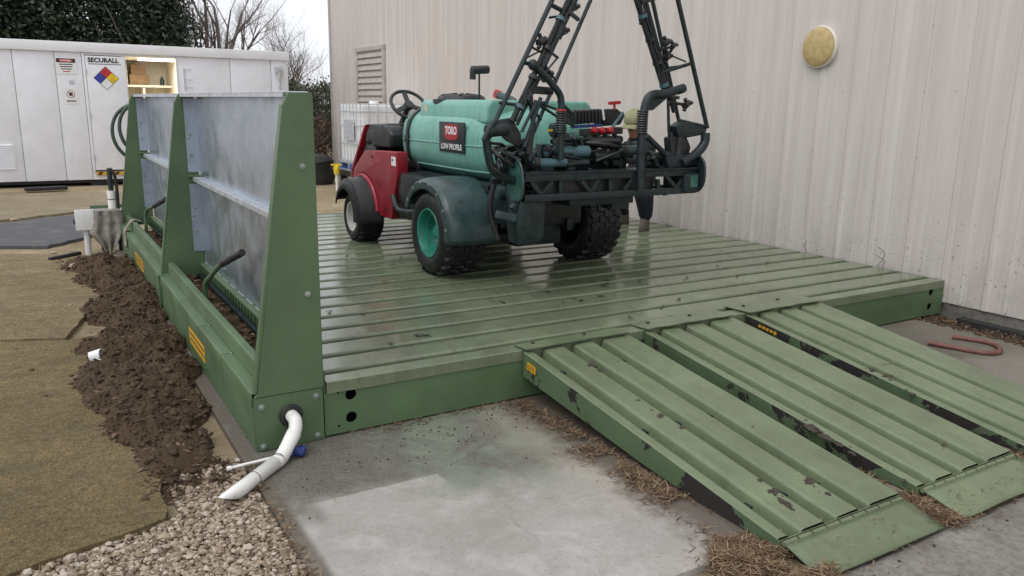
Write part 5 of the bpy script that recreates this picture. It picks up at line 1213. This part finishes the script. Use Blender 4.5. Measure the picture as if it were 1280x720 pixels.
# manifold, valves, filters, hoses
mf = part('manifold', MB().prism([B(716, 139, .25), B(752, 136, .25), B(753, 153, .25), B(717, 156, .25)], (0, .16, 0)), 'black', bev=.012, recalc=True)
for i in range(8): bb('manifold_rib', (719+i*4.3, 137.5), (719+i*4.3, 154.5), .012, .012, 'black', .24, mf, .003)
bb('blue_hose_line', (714, 158.5), (752, 156.5), .022, .022, 'blue', .24, mf)
m2 = part('valve_block', MB().prism([B(755, 137, .25), B(772, 136, .25), B(782, 144, .25), B(776, 156, .25), B(756, 158, .25)], (0, .14, 0)), 'black', bev=.012, recalc=True)
tb('handle_stem', [(768, 139), (768, 130)], .010, 'redpart', .3, 8, m2); bb('handle_bar', (761, 129), (775, 128), .03, .024, 'redpart', .3, m2, .006)
tb('control_lever', [(764, 161), (779, 141)], .012, 'bluegrey', .2, 10, m2); tb('hose_barb', [(753, 133), (755, 150)], .008, 'pvc', .22, 8, m2)
rail = bb('valve_rail', (726, 166), (776, 163), .05, .05, 'black', .22)
for i in range(4): c = B(732+i*12, 174, .22); part('valve', MB().cyl(c, c+Vector((0, -.07, 0)), .03, 12), 'black', rail, bev=.005); part('valve_stem', MB().cyl(B(732+i*12, 166, .22), B(732+i*12, 205, .24), .018, 8), 'darkmetal', rail)
for px in (743, 753, 763): c = B(px, 163, .18); part('red_knob', MB().lathe([(.016, -.02), (.024, -.015), (.024, .01), (.016, .02), (0, .022)], c, (0, -1, .2), 12), 'redpart', rail)
for a, b, r, mt, dy in (((683, 190), (735, 189), .040, 'bluegrey', .08), ((667, 204), (707, 203), .030, 'bluegrey', .02), ((775, 189), (800, 187), .036, 'fender', .1), ((707, 205), (735, 203), .022, 'boom', .04), ((703, 172), (722, 170), .03, 'teal', .15), ((742, 196), (772, 194), .03, 'black', .1), ((690, 163), (704, 158), .045, 'fender', .2)):
    f_ = part('filter', MB().cyl(B(*a, dy), B(*b, dy), r, 16), mt, bev=.008)
    part('filter_cap', MB().cyl(B(*a, dy), B(a[0]+6, a[1]+(b[1]-a[1])*.12, dy), r*1.15, 16), 'black', f_, bev=.004)
part('filter_label', MB().box((B(690, 186, .04).x, YB+.036, B(690, 187, .04).z-.018), (B(707, 186, .04).x, YB+.040, B(690, 187, .04).z+.012)), 'rim_teal')
part('yellow_tag', MB().box((B(684, 163, .16).x, YB+.15, B(684, 163, .16).z-.006), (B(690, 163, .16).x, YB+.154, B(684, 163, .16).z+.008)), 'yelink')
rh = random.Random(9)
for i in range(34):
    if i < 13: x0_, x1_, y0_, y1_ = 612, 665, 175, 235
    elif i < 28: x0_, x1_, y0_, y1_ = 690, 776, 172, 215
    else: x0_, x1_, y0_, y1_ = 805, 850, 190, 212
    P = [(rh.uniform(x0_, x1_), rh.uniform(y0_, y1_), rh.uniform(0, .3)) for k in range(4)]; P.sort(key=lambda p: p[0] if i % 2 else p[1])
    tb('hose', P, rh.choice((.010, .013, .017)), rh.choice(('black', 'black', 'darkmetal', 'boom')), 0, 8, None, 5)
for i in range(16):
    x_, y_ = rh.uniform(620, 800), rh.uniform(178, 216)
    c = B(x_, y_, rh.uniform(.1, .35)); k = rh.uniform(.02, .05); part('fitting', MB().box(c-Vector((k, k, k*.8)), c+Vector((k, k, k*.8))), rh.choice(('black', 'darkmetal', 'fender')), bev=.01)
tb('axle_strap', [(618, 228, .5), (612, 262, .5), (622, 300, .45)], .02, 'black', 0, 8, None, 4)
part('frame_side', MB().prism([(2.20, 1.15, .80), (2.20, 1.70, .72), (2.20, 1.72, 1.02), (2.20, 1.5, 1.30), (2.20, 1.3, 1.20)], (.05, 0, 0)), 'darkmetal', bev=.01, recalc=True)
part('side_valve', MB().cyl((2.16, 1.35, 1.12), (2.24, 1.35, 1.12), .07, 14), 'teal', bev=.01)
part('side_valve', MB().cyl((2.15, 1.50, .98), (2.24, 1.50, .98), .05, 14), 'fender', bev=.01)

# ================================================================== PERSON BEHIND THE SPRAYER
pr_ = empty('person', (4.98, 3.3, H), 'person in khaki cap and dark clothes stooping behind the sprayer', 'person')
V = []; E_ = []; RAD = []; REG = []
def vert(p, r, reg, par=None):
    V.append(Vector(p)); RAD.append(r if isinstance(r, tuple) else (r, r)); REG.append(reg)
    if par is not None: E_.append((par, len(V)-1))
    return len(V)-1
pel = vert((5.10, 3.36, H+.68), (.155, .12), 'l'); sp1 = vert((5.09, 3.34, H+.79), (.165, .13), 'j', pel); sp2 = vert((5.02, 3.30, H+.90), (.185, .14), 'j', sp1); chest = vert((4.93, 3.27, H+.945), (.14, .10), 'j', sp2)
nk = vert((4.865, 3.225, H+1.03), .056, 's', chest); hd = vert((4.815, 3.188, H+1.125), (.078, .085), 's', nk); hd2 = vert((4.79, 3.172, H+1.20), (.080, .092), 's', hd)
jaw = vert((4.757, 3.152, H+1.075), (.045, .05), 's', hd)
for sx, leg in ((1, [((5.02, 3.20, H+.60), .135), ((4.87, 3.06, H+.46), .125), ((4.96, 3.11, H+.28), .10), ((5.01, 3.15, H+.11), .072)]), (-1, [((5.12, 3.44, H+.62), .12), ((4.88, 3.52, H+.43), .095), ((5.02, 3.60, H+.24), .08), ((5.12, 3.66, H+.10), .06)])):
    k = pel
    for p, r in leg: k = vert(p, r, 'l', k)
for arm in ([((4.90, 3.11, H+.91), .068), ((4.72, 3.0, H+.78), .052), ((4.45, 2.95, H+.80), .042), ((4.38, 2.94, H+.79), .030)], [((5.0, 3.43, H+.91), .068), ((4.84, 3.50, H+.74), .052), ((4.58, 3.36, H+.78), .042), ((4.51, 3.33, H+.78), .030)]):
    k = chest
    for i, (p, r) in enumerate(arm): k = vert(p, r, 'j' if i < 3 else 's', k)
    w_ = Vector(arm[-1][0]); pm_ = vert(w_+Vector((-.06, -.005, -.01)), (.034, .016), 's', k)
    for j in range(4):
        o_ = Vector((-.045, -.03+j*.02, .0)); a = vert(w_+Vector((-.06, -.005, -.01))+o_, .0095, 's', pm_); a2 = vert(w_+Vector((-.06, -.005, -.01))+o_+Vector((-.032-(.006 if j in (1, 2) else 0), 0, -.014)), .0085, 's', a); vert(V[a2]+Vector((-.012, 0, -.024)), .0075, 's', a2)
    th_ = vert(w_+Vector((-.045, -.05, -.012)), .010, 's', k); vert(V[th_]+Vector((-.032, -.008, -.016)), .009, 's', th_)
me = bpy.data.meshes.new('body'); org = WL[pr_]; me.from_pydata([v-org for v in V], E_, [])
bo_ = bpy.data.objects.new('body_build', me); COL.objects.link(bo_)
bo_.modifiers.new('skin', 'SKIN'); 
for i, sv_ in enumerate(me.skin_vertices[0].data): sv_.radius = RAD[i]; sv_.use_root = (i == 0)
md = bo_.modifiers.new('sub', 'SUBSURF'); md.levels = 2; md.render_levels = 2
dg = bpy.context.evaluated_depsgraph_get(); bm_ = bpy.data.meshes.new_from_object(bo_.evaluated_get(dg)); bpy.data.objects.remove(bo_)
bm_.materials.clear()
for k in ('jacket', 'jeans', 'skin'): bm_.materials.append(M[k])
for p in bm_.polygons:
    c = p.center+org; best = min(range(len(V)), key=lambda i: (V[i]-c).length-RAD[i][0]); p.material_index = {'j': 0, 'l': 1, 's': 2}[REG[best]]
bm_.shade_smooth(); ob = bpy.data.objects.new('body', bm_); COL.objects.link(ob); ob.parent = pr_; WL[ob] = org.copy()
hc = Vector((4.79, 3.172, H+1.195)); fw_ = Vector((-.80, -.38, -.46)).normalized(); lf_ = fw_.cross(Vector((0, 0, 1))).normalized(); upv = lf_.cross(fw_).normalized()
def HP(a, b, c): return hc+fw_*a+lf_*b+upv*c
def capf(u, v):
    th = 2*math.pi*u; ph = v*math.pi/2; r = .103*math.cos(ph)**.8; return HP(math.cos(th)*r*1.12, math.sin(th)*r, .012+.088*math.sin(ph)-.012*math.cos(th)*math.cos(ph))
cpo = MB().grid(capf, 28, 8).build('cap', M['cap'], pr_, recalc=True, solid=.004)
MB().grid(lambda u, v: HP(.098+v*.075*math.cos((u-.5)*2.0), (u-.5)*.17*(1-.12*v), .006-.02*v-.03*(2*u-1)**2), 10, 5).build('visor', M['cap'], cpo, solid=.005, recalc=True)
MB().grid(lambda u, v: HP(-.02-.075*math.cos((u-.5)*2.6)+.03, math.sin((u-.5)*3.3)*.094, .02-v*.065), 14, 5).build('hair', M['hair'], pr_, solid=.006, recalc=True)
MB().lathe([(0, 0), (.012, .006), (.015, .02), (.010, .038), (0, .045)], HP(.085, 0, -.015), (upv*-.8+fw_*.45), 10).build('nose', M['skin'], pr_)
for s_ in (-1, 1):
    MB().lathe([(0, -.009), (.008, -.005), (.010, 0), (.008, .005), (0, .009)], HP(.083, s_*.033, -.008), fw_, 10).build('eye', M['ink'], pr_)
    MB().lathe([(0, -.006), (.022, -.004), (.03, .003), (.022, .010), (0, .006)], HP(-.005, s_*.088, -.02), lf_*s_, 12).build('ear', M['skin'], pr_)
MB().tube([HP(.092, -.024, -.068), HP(.099, 0, -.070), HP(.092, .024, -.068)], .005, 6).build('mouth', M['redhose'], pr_)
for p, a in (((5.0, 3.15), 215), ((5.12, 3.66), 200)):
    d = Vector((math.cos(R_(a)), math.sin(R_(a)), 0)); sdv = Vector((-d.y, d.x, 0)); o_ = Vector((p[0], p[1], H))
    bm2 = MB()
    def bt2(u, v):
        th = 2*math.pi*u; L = .155 if math.cos(th) > 0 else .075; k = (1-.12*v) if v < .4 else .95-.55*(v-.4)/.6*(1 if math.cos(th) > 0 else .25)
        return o_+d*(math.cos(th)*L*k)+sdv*(math.sin(th)*.05*(1-.1*v))+Vector((0, 0, .0+v*.15))
    bm2.grid(bt2, 24, 8); bm2.build('boot', M['boot'], pr_, recalc=True, solid=.006)
